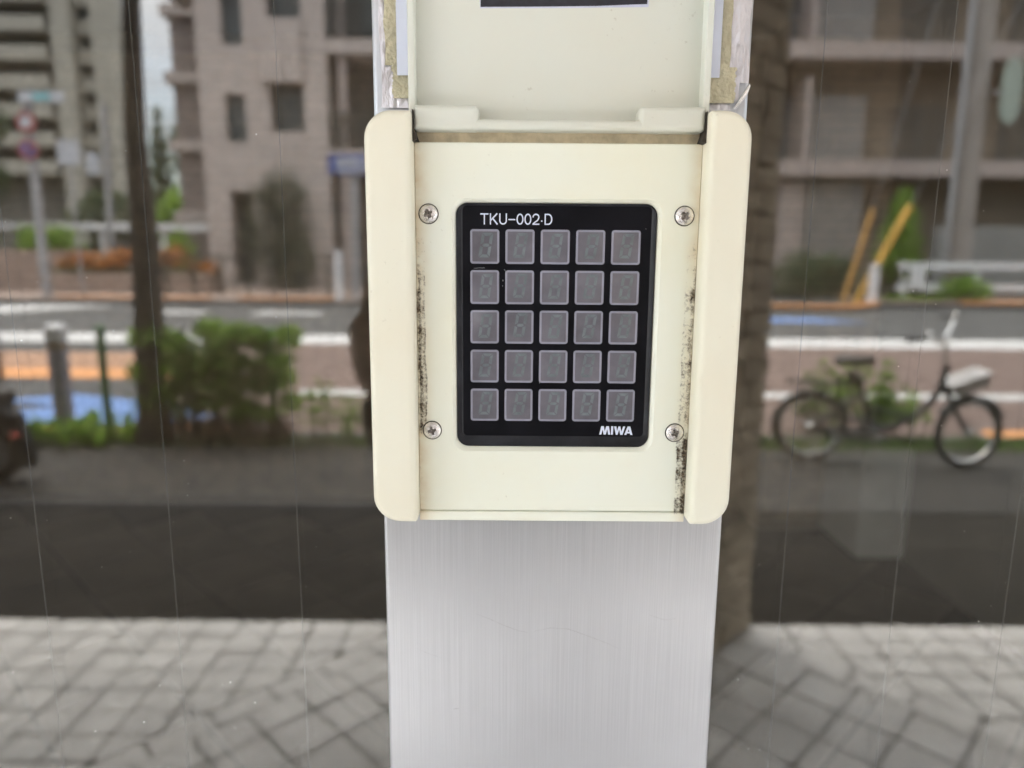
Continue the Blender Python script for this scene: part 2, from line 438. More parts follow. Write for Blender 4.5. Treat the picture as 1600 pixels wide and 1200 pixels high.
class MB:
    def __init__(self):
        self.v, self.f = [], []

    def add(self, vs, fs):
        n = len(self.v)
        self.v += [tuple(p) for p in vs]
        self.f += [tuple(i + n for i in f) for f in fs]
        return self

    def box(self, x0, x1, y0, y1, z0, z1):
        vs = [(x, y, z) for z in (z0, z1) for y in (y0, y1) for x in (x0, x1)]
        return self.add(vs, [(0, 2, 3, 1), (4, 5, 7, 6), (0, 1, 5, 4), (2, 6, 7, 3), (0, 4, 6, 2), (1, 3, 7, 5)])

    def obox(self, c, u, v, w):
        """box about centre c with half-axes u, v, w"""
        c, u, v, w = map(Vector, (c, u, v, w))
        vs = [c + u * a + v * b + w * d for d in (-1, 1) for b in (-1, 1) for a in (-1, 1)]
        return self.add(vs, [(0, 2, 3, 1), (4, 5, 7, 6), (0, 1, 5, 4), (2, 6, 7, 3), (0, 4, 6, 2), (1, 3, 7, 5)])

    def loops(self, loops, cap0=True, cap1=True, closed=True):
        n = len(loops[0])
        base = len(self.v)
        for l in loops:
            self.v += [tuple(p) for p in l]
        m = n if closed else n - 1
        for i in range(len(loops) - 1):
            for j in range(m):
                k = (j + 1) % n
                self.f.append((base + i * n + j, base + i * n + k, base + (i + 1) * n + k, base + (i + 1) * n + j))
        if cap0:
            self.f.append(tuple(base + j for j in reversed(range(n))))
        if cap1:
            self.f.append(tuple(base + (len(loops) - 1) * n + j for j in range(n)))
        return self

    def tube(self, pts, r, n=10, cap=True):
        pts = [Vector(p) for p in pts]
        rs = r if hasattr(r, '__len__') else [r] * len(pts)
        ref = None
        L = []
        for i, p in enumerate(pts):
            d = (pts[min(i + 1, len(pts) - 1)] - pts[max(i - 1, 0)]).normalized()
            if ref is None:
                ref = d.orthogonal().normalized()
            ref = (ref - d * ref.dot(d)).normalized()
            b = d.cross(ref)
            L.append([p + (ref * math.cos(2 * math.pi * k / n) + b * math.sin(2 * math.pi * k / n)) * rs[i] for k in range(n)])
        return self.loops(L, cap, cap)

    def torus(self, c, axis, R0, r, n=36, m=10, sx=1.0):
        c, axis = Vector(c), Vector(axis).normalized()
        u = axis.orthogonal().normalized()
        v = axis.cross(u)
        base = len(self.v)
        for i in range(n):
            a = 2 * math.pi * i / n
            d = u * math.cos(a) + v * math.sin(a)
            for j in range(m):
                t = 2 * math.pi * j / m
                self.v.append(tuple(c + d * (R0 + r * math.cos(t)) + axis * (r * sx * math.sin(t))))
        for i in range(n):
            for j in range(m):
                a, b = i * m + j, i * m + (j + 1) % m
                a2, b2 = ((i + 1) % n) * m + j, ((i + 1) % n) * m + (j + 1) % m
                self.f.append((base + a, base + a2, base + b2, base + b))
        return self

    def ball(self, c, rx, ry=None, rz=None, n=12, m=8):
        ry = rx if ry is None else ry
        rz = rx if rz is None else rz
        c = Vector(c)
        L = []
        for i in range(1, m):
            t = math.pi * i / m
            L.append([(c.x + rx * math.sin(t) * math.cos(2 * math.pi * k / n), c.y + ry * math.sin(t) * math.sin(2 * math.pi * k / n), c.z - rz * math.cos(t)) for k in range(n)])
        return self.loops(L)

    def disc(self, c, r, n=24, y=None):
        self.v_start = len(self.v)
        c = Vector(c)
        return self.add([(c.x + r * math.cos(2 * math.pi * k / n), c.y, c.z + r * math.sin(2 * math.pi * k / n)) for k in range(n)], [tuple(range(n))])

    def build(self, name, m, parent=None, smooth=None, origin=None, recalc=True):
        me = bpy.data.meshes.new(name)
        o0 = Vector(origin) if origin is not None else wl(parent)
        me.from_pydata([(a - o0.x, b - o0.y, c - o0.z) for a, b, c in self.v], [], self.f)
        if recalc:
            bm = bmesh.new()
            bm.from_mesh(me)
            bmesh.ops.recalc_face_normals(bm, faces=bm.faces)
            bm.to_mesh(me)
            bm.free()
        if smooth:
            me.shade_smooth()
            me.set_sharp_from_angle(angle=R(smooth))
        me.materials.append(m)
        ob = bpy.data.objects.new(name, me)
        COL.objects.link(ob)
        ob.parent = parent
        if origin is not None:
            ob.location = o0 - wl(parent)
        return ob

def copy_obj(o, parent=None, loc=None):
    c = o.copy()
    COL.objects.link(c)
    c.parent = parent
    if loc is not None:
        c.location = loc
    return c

def copy_tree(o, parent=None, loc=None):
    kids = list(o.children)
    c = copy_obj(o, parent, loc)
    for ch in kids:
        copy_tree(ch, c)
    return c

def rrect(x0, x1, z0, z1, r, n=6):
    """rounded rectangle (x, z) counter-clockwise; r = one radius or (bl, br, tr, tl)"""
    rs = r if hasattr(r, '__len__') else (r,) * 4
    pts = []
    for (cx, cz, a0, rr) in ((x0 + rs[0], z0 + rs[0], 180, rs[0]), (x1 - rs[1], z0 + rs[1], 270, rs[1]), (x1 - rs[2], z1 - rs[2], 0, rs[2]), (x0 + rs[3], z1 - rs[3], 90, rs[3])):
        for k in range(n + 1):
            a = R(a0 + 90 * k / n)
            pts.append((cx + rr * math.cos(a), cz + rr * math.sin(a)))
    return pts

def inset_rrect(x0, x1, z0, z1, r, d, n=6):
    rs = r if hasattr(r, '__len__') else (r,) * 4
    return rrect(x0 + d, x1 - d, z0 + d, z1 - d, tuple(max(q - d, 0.00005) for q in rs), n)

def at_y(poly, y):
    return [(p[0], y, p[1]) for p in poly]

def slab_round(mb, x0, x1, z0, z1, r, yb, yf, e, n=6, steps=4):
    """slab from yb (back) to yf (front) whose front edge is rounded with radius e"""
    L = [at_y(inset_rrect(x0, x1, z0, z1, r, 0, n), yb)]
    for k in range(steps + 1):
        a = R(90 * k / steps)
        L.append(at_y(inset_rrect(x0, x1, z0, z1, r, e * (1 - math.cos(a)), n), yf + e * (1 - math.sin(a))))
    return mb.loops(L)

mm = 0.001

def leaf_cloud(name, blobs, size, m, parent=None, shell=0.55, origin=None, elong=1.0, upbias=0.0):
    """many small leaf faces spread through ellipsoids (cx, cy, cz, rx, ry, rz, count)"""
    V = []
    for (cx, cy, cz, rx, ry, rz, n) in blobs:
        d = rng.normal(size=(n, 3))
        d /= np.linalg.norm(d, axis=1)[:, None]
        rad = shell + (1 - shell) * rng.random(n) ** 0.6
        rad *= 1 + 0.12 * rng.normal(size=n)
        c = d * rad[:, None] * np.array([rx, ry, rz]) + np.array([cx, cy, cz])
        a = rng.normal(size=(n, 3))
        a[:, 2] += upbias
        a /= np.linalg.norm(a, axis=1)[:, None]
        b = np.cross(a, rng.normal(size=(n, 3)))
        b /= np.linalg.norm(b, axis=1)[:, None]
        s = size * (0.6 + 0.8 * rng.random(n))[:, None]
        V.append(np.stack([c - a * s * elong, c - b * s * 0.5, c + a * s * elong, c + b * s * 0.5], axis=1))
    V = np.concatenate(V).reshape(-1, 3)
    o0 = Vector(origin) if origin is not None else wl(parent)
    V -= np.array(o0)
    me = bpy.data.meshes.new(name)
    nf = len(V) // 4
    me.vertices.add(len(V))
    me.vertices.foreach_set('co', V.astype(np.float32).ravel())
    me.loops.add(nf * 4)
    me.loops.foreach_set('vertex_index', np.arange(nf * 4, dtype=np.int32))
    me.polygons.add(nf)
    me.polygons.foreach_set('loop_start', np.arange(0, nf * 4, 4, dtype=np.int32))
    me.update(calc_edges=True)
    me.materials.append(m)
    ob = bpy.data.objects.new(name, me)
    COL.objects.link(ob)
    ob.parent = parent
    if origin is not None:
        ob.location = o0 - wl(parent)
    return ob

# ================================================================== SETTING: ground outside
def sheet(name, pts, z, m, kind='structure', thick=0.0, label=None):
    """flat sheet given by (x, distance in front of the glass) corners"""
    mb = MB()
    top = [(x, -Y, z if not callable(z) else z(x, Y)) for x, Y in pts]
    if thick:
        mb.loops([[(p[0], p[1], p[2] - thick) for p in top], top])
    else:
        mb.add(top, [tuple(range(len(top)))])
    o = mb.build(name, m, None, recalc=bool(thick))
    if not thick:
        me = o.data
        if me.polygons[0].normal.z < 0:
            me.flip_normals()
    if kind:
        o['kind'] = kind
    return o

sheet('ground', [(-400, -60), (400, -60), (400, 400), (-400, 400)], -0.16, M_asphalt)
sheet('road', [(-120, 5.9), (120, 5.9), (120, 23.4), (-120, 23.4)], -0.012, M_asphalt, thick=0.1)
sheet('footpath', [(-40, 2.585), (40, 2.585), (40, 3.86), (-40, 4.07)], -0.004, M_darkasphalt, thick=0.15)
sheet('footpath', [(-40, 4.085), (40, 3.875), (40, 5.42), (-40, 5.42)], 0.0, M_footpath, thick=0.15)
sheet('planting_strip', [(-40, 5.42), (40, 5.42), (40, 5.78), (-40, 5.78)], 0.0, M_soil, thick=0.15)
sheet('kerb', [(-40, 5.782), (40, 5.782), (40, 5.9), (-40, 5.9)], 0.012, M_kerb, thick=0.15)
# road surfaces and markings, 4 mm apart
sheet('cycle_lane', [(-3.4, 5.93), (60, 5.93), (60, 12.6), (-5.2, 12.6)], -0.008, M_red)
sheet('orange_band', [(-60, 8.95), (-4.25, 8.95), (-4.9, 11.3), (-60, 11.3)], -0.008, M_orangeb)
sheet('road_marking', [(-60, 8.75), (-4.2, 8.75), (-4.35, 9.55), (-60, 9.55)], -0.004, M_orange)
sheet('road_marking', [(-60, 5.95), (-2.55, 5.95), (-2.6, 6.12), (-60, 6.12)], -0.004, M_orange)
sheet('road_marking', [(4.3, 5.95), (60, 5.95), (60, 6.22), (4.4, 6.22)], -0.004, M_orange)
mb = MB()
bl = [(-60, 6.16), (-3.6, 6.2), (-2.9, 6.55), (-3.5, 7.1), (-5.0, 7.7), (-5.6, 7.3), (-4.7, 6.95), (-5.3, 6.7), (-60, 6.6)]
mb.add([(x, -Y, -0.004) for x, Y in bl], [tuple(range(len(bl)))])
tag(mb.build('blue_lane_marking', M_blue, recalc=False), kind='structure')
sheet('white_line', [(-2.45, 7.72), (60, 7.72), (60, 8.08), (-2.5, 8.08)], -0.004, M_white)
sheet('white_line', [(-60, 12.75), (60, 12.45), (60, 13.75), (-60, 14.5)], -0.004, M_white)
sheet('white_line', [(-14.4, 18.3), (-13.0, 21.6), (-12.4, 22.4), (-14.1, 22.6), (-24, 18.9), (-24, 16.5)], -0.004, M_white)
for x in (-10.6, -7.3, -4.1, -0.9, 2.3):
    sheet('white_line', [(x, 19.3), (x + 1.9, 19.3), (x + 1.95, 20.2), (x, 20.2)], -0.004, M_white)
sheet('blue_lane_marking', [(5, 18.1), (9.2, 18.0), (8.2, 19.4), (5, 19.4)], -0.004, M_blue)

# far side of the road: kerb, then pavement rising gently to the building plots
rise = lambda x, Y: 0.13 + max(0.0, (Y - 23.6)) * 0.05
sheet('far_kerb', [(-120, 23.4), (-1, 23.2), (-1, 23.5), (-120, 23.7)], 0.12, M_kerb, thick=0.25)
sheet('far_pavement', [(-60, 23.65), (-1, 23.5), (-1, 27.9), (-60, 28.6)], rise, M_pinkpave)
sheet('far_terrain', [(-120, 28.6), (-1, 27.9), (120, 27.9), (120, 200), (-120, 200)], lambda x, Y: 0.36 + (0.6 if Y > 100 else 0), M_soil)
sheet('orange_edging', [(-15.4, 23.7), (-10.2, 23.66), (-10.2, 24.0), (-15.4, 24.05)], 0.20, M_orange, thick=0.05)
sheet('orange_edging', [(-9.2, 23.62), (-6.1, 23.58), (-6.1, 23.9), (-9.2, 23.95)], 0.20, M_orange, thick=0.05)
sheet('far_kerb', [(-1, 23.2), (10.6, 22.2), (12.2, 24.0), (60, 24.6), (60, 24.9), (12.0, 24.3), (10.5, 22.5), (-1, 23.5)], 0.12, M_kerb, thick=0.25)
sheet('orange_edging', [(8.3, 22.35), (10.7, 22.12), (12.4, 23.9), (12.3, 24.2), (10.6, 22.5), (8.3, 22.75)], 0.18, M_orange, thick=0.09)
sheet('orange_edging', [(15.5, 24.3), (40, 24.5), (40, 25.0), (15.5, 24.75)], 0.22, M_orange, thick=0.13)
sheet('driveway', [(-1, 23.5), (10.5, 22.5), (12.4, 24.3), (12.6, 27.9), (-1, 27.9)], 0.13, M_asphalt, thick=0.12)
sheet('far_pavement', [(12.4, 24.3), (60, 24.9), (60, 27.9), (12.6, 27.9)], 0.2, M_pinkpave, thick=0.1)

# ================================================================== PORCH FLOOR
porch = tag(MB().box(-9, 9, -2.58, -0.012, -0.15, -0.006).build('porch_floor', M_tilejoint), kind='structure')
TX, TY = 0.1555, 0.1255
s2 = math.sqrt(0.5)
LO, LI, RO, RI = 2.975, 2.84, 3.56, 3.43   # outer and inner edge of the border course: Y - x (left), Y + x (right)
def clip(poly, a, b, c):
    """keep the part of a polygon where a*x + b*y <= c"""
    o = []
    for k in range(len(poly)):
        p, q = poly[k], poly[(k + 1) % len(poly)]
        dp, dq = a * p[0] + b * p[1] - c, a * q[0] + b * q[1] - c
        if dp <= 0:
            o.append(p)
        if dp * dq < 0:
            t = dp / (dp - dq)
            o.append((p[0] + (q[0] - p[0]) * t, p[1] + (q[1] - p[1]) * t))
    return o
def parea(p):
    return abs(sum(p[k][0] * p[(k + 1) % len(p)][1] - p[(k + 1) % len(p)][0] * p[k][1] for k in range(len(p)))) / 2 if len(p) > 2 else 0
def prism(p, h):
    mb = MB()
    mb.loops([[(x, -Y, -0.012) for x, Y in p], [(x, -Y, h) for x, Y in p]])
    return mb
stuff = MB()
n_tile = [0]
shared = {}
def lay(p, key=None, c=None, rot=0.0):
    """one paving tile from its (x, Y) corners; whole tiles share their mesh"""
    if parea(p) < 0.0012:
        return
    cx = sum(q[0] for q in p) / len(p); cy = sum(q[1] for q in p) / len(p)
    h = random.uniform(-0.0022, 0.0015)
    if not (cy > 1.5 and -2.35 < cx < 2.6) or n_tile[0] >= 296:
        m_ = prism(p, h)
        n0 = len(stuff.v); stuff.v += m_.v; stuff.f += [tuple(q + n0 for q in f) for f in m_.f]
        return
    n_tile[0] += 1
    if key is not None and key in shared:
        o = copy_obj(shared[key], porch, (cx, -cy, h))
    else:
        m_ = prism([(q[0] - cx, q[1] - cy) for q in p], 0.0)
        o = m_.build('paving_tile', M_tile, None)
        o.parent = porch
        o.location = (cx, -cy, h)
        if key is not None:
            shared[key] = o
G = 0.0052
GY = 0.0046
for j in range(20):
    Y = 2.575 - TY * (j + 0.5)
    if Y < 0.08:
        break
    for i in range(-56, 57):
        x = TX * i + 0.014
        p = [(x - TX / 2 + G, Y - TY / 2 + GY), (x + TX / 2 - G, Y - TY / 2 + GY), (x + TX / 2 - G, Y + TY / 2 - GY), (x - TX / 2 + G, Y + TY / 2 - GY)]
        q = clip(p, 1, -1, -LO) if x < 0.29 else clip(p, -1, -1, -RO)
        lay(q, 'square' if q == p else None)
TD = 0.26                                   # diagonal pitch in x + Y and Y - x
g2 = G * 1.4142
for i in range(-30, 40):
    for j in range(-30, 40):
        u, v = 0.77 + TD * (i + 0.5), 2.64 - TD * (j - 0.5)
        x, Y = (u - v) / 2, (u + v) / 2
        if not (0.1 < Y < 2.62 and -3.2 < x < 3.8):
            continue
        hh = TD / 2 - g2
        p = [((u + a - v - b) / 2, (u + a + v + b) / 2) for a, b in ((-hh, -hh), (hh, -hh), (hh, hh), (-hh, hh))]
        q = clip(clip(clip(p, -1, 1, LI - g2), 1, 1, RI - g2), 0, 1, 2.57)
        lay(q, 'turned' if q == p else None)
# border course
for s_ in (1, -1):
    for k in range(60):
        a0 = -1.2 + k * 0.30
        if s_ == 1:
            p = [((t - v) / 2, (t + v) / 2) for t, v in ((a0 + g2, LI), (a0 + 0.30 - g2, LI), (a0 + 0.30 - g2, LO - g2), (a0 + g2, LO - g2))]
            q = clip(clip(p, 0, 1, 2.57), 0, -1, -0.1)
            q = clip(q, 1, 1, RI)
        else:
            p = [((v - t) / 2, (t + v) / 2) for t, v in ((a0 + g2, RI), (a0 + 0.30 - g2, RI), (a0 + 0.30 - g2, RO - g2), (a0 + g2, RO - g2))]
            q = clip(clip(p, 0, 1, 2.57), 0, -1, -0.1)
            q = clip(q, -1, 1, LI)
        lay(q)
tag(stuff.build('paving_tile_field', M_tile, porch), kind='stuff')

# ================================================================== PORCH COLUMN (stone blocks, turned by 45 degrees)
col_c = Vector((0.52, -2.557, 0))
CR = 0.51                                # half diagonal
column = empty('stone_column', (col_c.x, col_c.y, 0), 'porch column clad in rough brown stone blocks, standing on the turned paving behind the photographer', 'column')
core = MB()
q = CR - 0.02
core.loops([[(col_c.x + q, col_c.y, z), (col_c.x, col_c.y + q, z), (col_c.x - q, col_c.y, z), (col_c.x, col_c.y - q, z)] for z in (0, 3.0)])
core.build('core', M_mortar, column)
def blocks_face(ca, cb, name, limit, rowh, lens, depth, parent, m, z1):
    """courses of separate blocks on the vertical face from ca to cb (face normal to the left of a->b is outward)"""
    a, b = Vector(ca), Vector(cb)
    L = (b - a).length
    d = (b - a).normalized()
    nrm = Vector((d.y, -d.x, 0))
    n = 0
    restm = MB()
    z = 0.004
    row = 0
    while z + rowh <= z1:
        s = 0.0 if row % 2 == 0 else -lens * random.uniform(0.35, 0.65)
        while s < L - 0.01:
            l = lens * random.uniform(0.8, 1.2)
            s0, s1 = max(s, 0), min(s + l, L)
            s += l
            if s1 - s0 < 0.03:
                continue
            dep = depth * random.uniform(0.7, 1.3)
            c = a + d * ((s0 + s1) / 2) + nrm * (dep / 2 - 0.01) + Vector((0, 0, z + rowh / 2))
            j = 0.007
            args = (c, d * ((s1 - s0) / 2 - j), nrm * (dep / 2 + 0.01), Vector((0, 0, rowh / 2 - j)))
            if n < limit:
                n += 1
                MB().obox(*args).build(name, m, parent)
            else:
                restm.obox(*args)
        z += rowh
        row += 1
    if restm.v:
        tag(restm.build(name + '_field', m, parent), kind='stuff')
fr = col_c + Vector((0, q, 0)); rg = col_c + Vector((q, 0, 0)); lf = col_c + Vector((-q, 0, 0)); bk = col_c + Vector((0, -q, 0))
blocks_face(rg, fr, 'stone_block', 150, 0.0905, 0.21, 0.02, column, M_stone, 3.0)
blocks_face(fr, lf, 'stone_block', 130, 0.0905, 0.21, 0.02, column, M_stone, 3.0)
blocks_face(lf, bk, 'stone_block', 0, 0.0905, 0.21, 0.02, column, M_stone, 3.0)
blocks_face(bk, rg, 'stone_block', 0, 0.0905, 0.21, 0.02, column, M_stone, 3.0)

# porch roof and the house above the doors
tag(MB().box(-7, 7, -3.05, 4.4, 3.0, 3.35).build('porch_roof', M_roofslab), kind='structure')
tag(MB().box(-14, 14, 0.02, 4.4, 3.352, 16).build('house_facade', M_brown), kind='structure')
for s in (-1, 1):
    tag(MB().box(min(s * 3.2, s * 14), max(s * 3.2, s * 14), -0.05, 0.2, 0.0, 2.998).build('facade_wall', M_brown), kind='structure')

# ================================================================== LOBBY behind the glass
lobby_floor = tag(MB().box(-6, 2.45, 0.012, 4.2, -0.15, -0.008).build('lobby_floor', M_joint), kind='structure')
LT = 0.40
lt = MB().box(-LT / 2 + 0.008, LT / 2 - 0.008, -LT / 2 + 0.008, LT / 2 - 0.008, -0.008, 0)
lpo = lt.build('floor_tile', M_lobfloor, lobby_floor)
first = True
for i in range(-16, 17):
    for j in range(-16, 17):
        x = -0.5 + (i - j) * LT * s2
        y = 2.2 + (i + j) * LT * s2
        if not (-3.9 < x < 1.78 and 0.31 < y < 3.78):
            continue
        h = random.uniform(-0.0007, 0.0007)
        if first:
            lpo.location = (x, y, h); lpo.rotation_euler = (0, 0, R(45)); first = False
        else:
            c = copy_obj(lpo, lobby_floor, (x, y, h))
tag(MB().box(-6, 2.45, 0.1, 4.2, 2.8, 2.99).build('lobby_ceiling', M_ceil), kind='structure')
back = tag(MB().box(-6, 1.44, 4.06, 4.3, 0, 2.8).build('lobby_back_wall', M_mortar), kind='structure')
def brick_rows(parent, x0, x1, yf, z1, limit, bl=0.20, bh=0.052):
    n = 0
    rest = MB()
    row = 0
    z = 0.05
    while z + bh < z1:
        x = x0 - (bl / 2 if row % 2 else 0)
        while x < x1:
            a, b = max(x, x0), min(x + bl, x1)
            x += bl
            if b - a < 0.03:
                continue
            y = yf - 0.012 + random.uniform(-0.003, 0.003)
            if n < limit and z < 1.6:
                n += 1
                MB().box(a + 0.004, b - 0.004, y, yf + 0.004, z + 0.004, z + bh - 0.004).build('brick', M_brick, parent)
            else:
                rest.box(a + 0.004, b - 0.004, y, yf + 0.004, z + 0.004, z + bh - 0.004)
        z += bh
        row += 1
    if rest.v:
        tag(rest.build('brick_field', M_brick, parent), kind='stuff')
brick_rows(back, -3.4, 1.44, 4.06, 2.75, 0)
side = tag(MB().box(1.445, 2.4, 3.68, 4.3, 0, 2.8).build('lobby_brick_wall', M_mortar), kind='structure')
brick_rows(side, 1.445, 2.03, 3.68, 2.75, 90)
tag(MB().box(2.05, 2.4, 0.1, 3.676, 0, 2.8).build('lobby_side_wall', M_greywall), kind='structure')
tag(MB().box(-6.2, -6, 0.1, 4.3, 0, 2.8).build('lobby_side_wall', M_greywall), kind='structure')
gb = empty('grey_cabinet', (1.92, 3.4, 0), 'plain grey metal box standing against the lobby wall behind the glass', 'cabinet')
slab = MB().box(1.795, 2.046, 3.212, 3.66, 0.03, 0.62)
slab.build('body', M_greybox, gb)
MB().box(1.81, 2.03, 3.206, 3.2115, 0.06, 0.60).build('door', M_greybox, gb)
MB().box(1.80, 2.04, 3.225, 3.65, 0.0, 0.03).build('plinth', M_dark, gb)

# ================================================================== PILLAR
pillar = empty('aluminium_pillar', (0.0153, 0, 0), 'brushed aluminium door pillar carrying the keypad between two glass panes', 'pillar')
pm = MB()
L = []
PX0, PX1, PYF, PYB = -46.6 * mm, 77.4 * mm, -28 * mm, 28 * mm
e = 1.6 * mm
prof = []
for (cx, cy, a0) in ((PX0 + e, PYB - e, 90), (PX0 + e, PYF + e, 180), (PX1 - e, PYF + e, 270), (PX1 - e, PYB - e, 0)):
    for k in range(6):
        a = R(a0 + 18 * k)
        prof.append((cx + e * math.cos(a), cy + e * math.sin(a)))
pm.loops([[(x, y, z) for x, y in prof] for z in (0.0, 2.995)])
pm.build('pillar_shaft', M_alu, pillar, smooth=40)
M_scr = mat('scratch_line', (0.40, 0.395, 0.40), 0.5, 0.2, 900, metal=0.4, pos=True)
def scratch(pts, wd):
    mb = MB()
    n = len(pts)
    for k, (x, z) in enumerate(pts):
        t = wd * math.sin(math.pi * (k + 0.5) / n)
        mb.v += [(x * mm_, PYF - 0.00002, z * mm_ - t / 2), (x * mm_, PYF - 0.00002, z * mm_ + t / 2)]
    mb.f = [(2 * k, 2 * k + 2, 2 * k + 3, 2 * k + 1) for k in range(n - 1)]
    mb.build('scratch', M_scr, pillar, recalc=False)
mm_ = 0.001
scratch([(-13, 1419), (-8, 1417), (-3, 1414.6), (3, 1412.2), (7, 1411.4)], 0.00022)
scratch([(9, 1412), (15, 1413.4), (22, 1413), (29, 1410.4), (37, 1407.2), (41, 1405.2)], 0.00022)
scratch([(-36, 1405), (-31, 1402.6), (-26, 1400.8)], 0.00012)
scratch([(52, 1419), (58, 1417), (62, 1417.6)], 0.00014)
scratch([(-21.5, 1379.4), (-19.6, 1379.7)], 0.0004)
MB().box(PX0 - 0.004, PX1 + 0.004, PYF - 0.004, PYB + 0.004, 0.0, 0.04).build('base_collar', M_alu, pillar)

# ================================================================== GLASS PANES with wires
def pane(x0, x1, wires, label):
    p = empty('glass_pane', ((x0 + x1) / 2, 0, 0), label, 'glass pane', 'wired glass panes beside the pillar')
    MB().box(x0, x1, -0.0034, 0.0034, 0.02, 2.99).build('glass', M_glass, p)
    wo = None
    for xw in wires:
        if wo is None:
            pts = []
            for k in range(31):
                z = 0.02 + 2.96 * k / 30
                pts.append((xw + random.uniform(-0.00025, 0.00025), random.uniform(-0.0002, 0.0002), z))
            wo = MB().tube(pts, 0.00017, 6).build('wire', M_wire, p, smooth=60, origin=(xw, 0, 0))
        else:
            copy_obj(wo, p, Vector((xw, 0, 0)) - wl(p))
    du = MB()
    for k in range(170):
        x = random.uniform(max(x0, -0.27), min(x1, 0.3))
        z = random.uniform(1.2, 1.68)
        r = 0.00007 + 0.00016 * random.random() ** 3
        n = 6
        du.add([(x + r * math.cos(2 * math.pi * i / n), -0.00345, z + r * math.sin(2 * math.pi * i / n)) for i in range(n)] + [(x, -0.0036, z)],
               [(i, (i + 1) % n, n) for i in range(n)])
    tag(du.build('dust', M_dust, p), kind='stuff')
    MB().box(x0, x1, -0.02, 0.02, 0.0, 0.0195).build('bottom_rail', M_alu, p)
    return p
lw_ = [-0.0869 - 0.0533 * k for k in range(40)]
lw_[0:4] = [-0.0869, -0.1390, -0.1935, -0.2485]
rw_ = [0.1125 + 0.0467 * k for k in range(40)]
pane(-3.2, PX0 - 0.0005, [x for x in lw_ if x > -1.2], 'wired glass pane left of the pillar, mirroring a tree trunk and hedge')
pane(PX1 + 0.0005, 3.2, [x for x in rw_ if x < 1.2], 'wired glass pane right of the pillar, mirroring a parked bicycle')

# ================================================================== NOTICE, FOIL, TAPE behind the lid
foil = empty('silver_foil_sheet', (0.016, -0.0285, 1.6), 'crinkled silver foil sheet stuck to the pillar behind the open lid, one corner curled', 'foil')
fm = MB()
nx, nz_ = 46, 46
fx0, fx1, fz0, fz1 = -43.6 * mm, 76.2 * mm, 1598.6 * mm, 1730 * mm
vs, fs = [], []
for j in range(nz_ + 1):
    for i in range(nx + 1):
        u, v = i / nx, j / nz_
        x = fx0 + (fx1 - fx0) * u + (0.0004 * math.sin(v * 23) if i in (0, nx) else 0)
        z = fz0 + (fz1 - fz0) * v
        y = -0.0293 + 0.00022 * math.sin(u * 61 + 3 * v) * math.sin(v * 17 + u * 5) + random.uniform(-0.00012, 0.00012)
        if i == 0 or i == nx:
            y -= 0.0006 * random.random()
        vs.append((x, y, z))
for j in range(nz_):
    for i in range(nx):
        a = j * (nx + 1) + i
        q = vs[a + 1]
        if (q[0] - 71.9 * mm) - (q[2] - 1598.6 * mm) * (4.4 / 7.2) > 0:   # the corner that has rolled up
            continue
        fs.append((a, a + 1, a + nx + 2, a + nx + 1))
fm.add(vs, fs)
fm.build('foil', M_foil, foil, smooth=60)
cu = MB()
for off, rr in ((0.0, 1.0), (0.55, 0.7)):
    cu.tube([((71.9 + off * 1.0) * mm, -0.0301, (1598.9 + off * -0.2) * mm), ((73.6 + off) * mm, -0.0303, (1601.4 - off * 0.3) * mm), ((75.3 + off) * mm, -0.0305, (1604.0 - off * 0.4) * mm), ((76.5 + off * 0.4) * mm, -0.0306, (1606.4 - off * 0.6) * mm)], [0.00012 * rr, 0.00042 * rr, 0.00055 * rr, 0.00035 * rr], 10)
cu.build('curled_corner', M_chrome, foil, smooth=60)
# crumpled torn ridge of the foil along the right-hand tape
rm = MB()
for k in range(46):
    z = 1601.5 * mm + k * 0.0007 * 4
    rm.ball((70.6 * mm + random.uniform(-0.0006, 0.0008) + (1.2 * mm if z < 1611 * mm else 0), -0.0301, z), random.uniform(0.00008, 0.00022), 0.00015, random.uniform(0.0003, 0.0011), 6, 4)
rm.build('torn_edge', M_foil, foil, smooth=60)

def ragged_strip(x0, x1, z0, z1, y, n=26, amp=0.0004, left=True, right=True):
    mb = MB()
    Lp, Rp = [], []
    for k in range(n + 1):
        z = z0 + (z1 - z0) * k / n
        Lp.append((x0 + (random.uniform(-amp, amp) if left else 0), z))
        Rp.append((x1 + (random.uniform(-amp, amp) if right else 0), z))
    poly = Lp + Rp[::-1]
    mb.loops([[(x, y + 0.0003, z) for x, z in poly], [(x, y, z) for x, z in poly]], cap0=False, cap1=False)
    nn = len(poly)
    base = nn
    for k in range(n):
        mb.f.append((base + k, base + k + 1, base + nn - 2 - k, base + nn - 1 - k))
    return mb
for nm, a, lab in (('tape_strip', (-42.0, -37.6, 1611.6, 1725), 'upper strip of old beige tape left of the keypad lid'),
                   ('tape_strip', (-39.6, -32.0, 1601.4, 1612.3), 'short beige tape patch low at the left of the lid, above the keypad rail'),
                   ('tape_strip', (65.0, 70.0, 1611.0, 1725), 'tall beige tape strip right of the keypad lid along torn foil'),
                   ('tape_strip', (60.5, 71.8, 1600.6, 1611.6), 'wide beige tape patch low at the right of the lid beside the curled foil corner')):
    y = -0.0304 if a[2] > 1605 else -0.0308
    tag(ragged_strip(a[0] * mm, a[1] * mm, a[2] * mm, a[3] * mm, y).build(nm, M_tape, origin=((a[0] + a[1]) / 2 * mm, y, a[2] * mm)), lab, 'tape', 'old beige tape strips')
tag(MB().box(-37.9 * mm, 66.3 * mm, -0.0318, -0.0315, 1608.2 * mm, 1725 * mm).build('notice_paper', M_paper, origin=(0.014, -0.0315, 1.6082)), 'bluish white paper taped to the foil, hidden mostly by the open lid', 'paper')

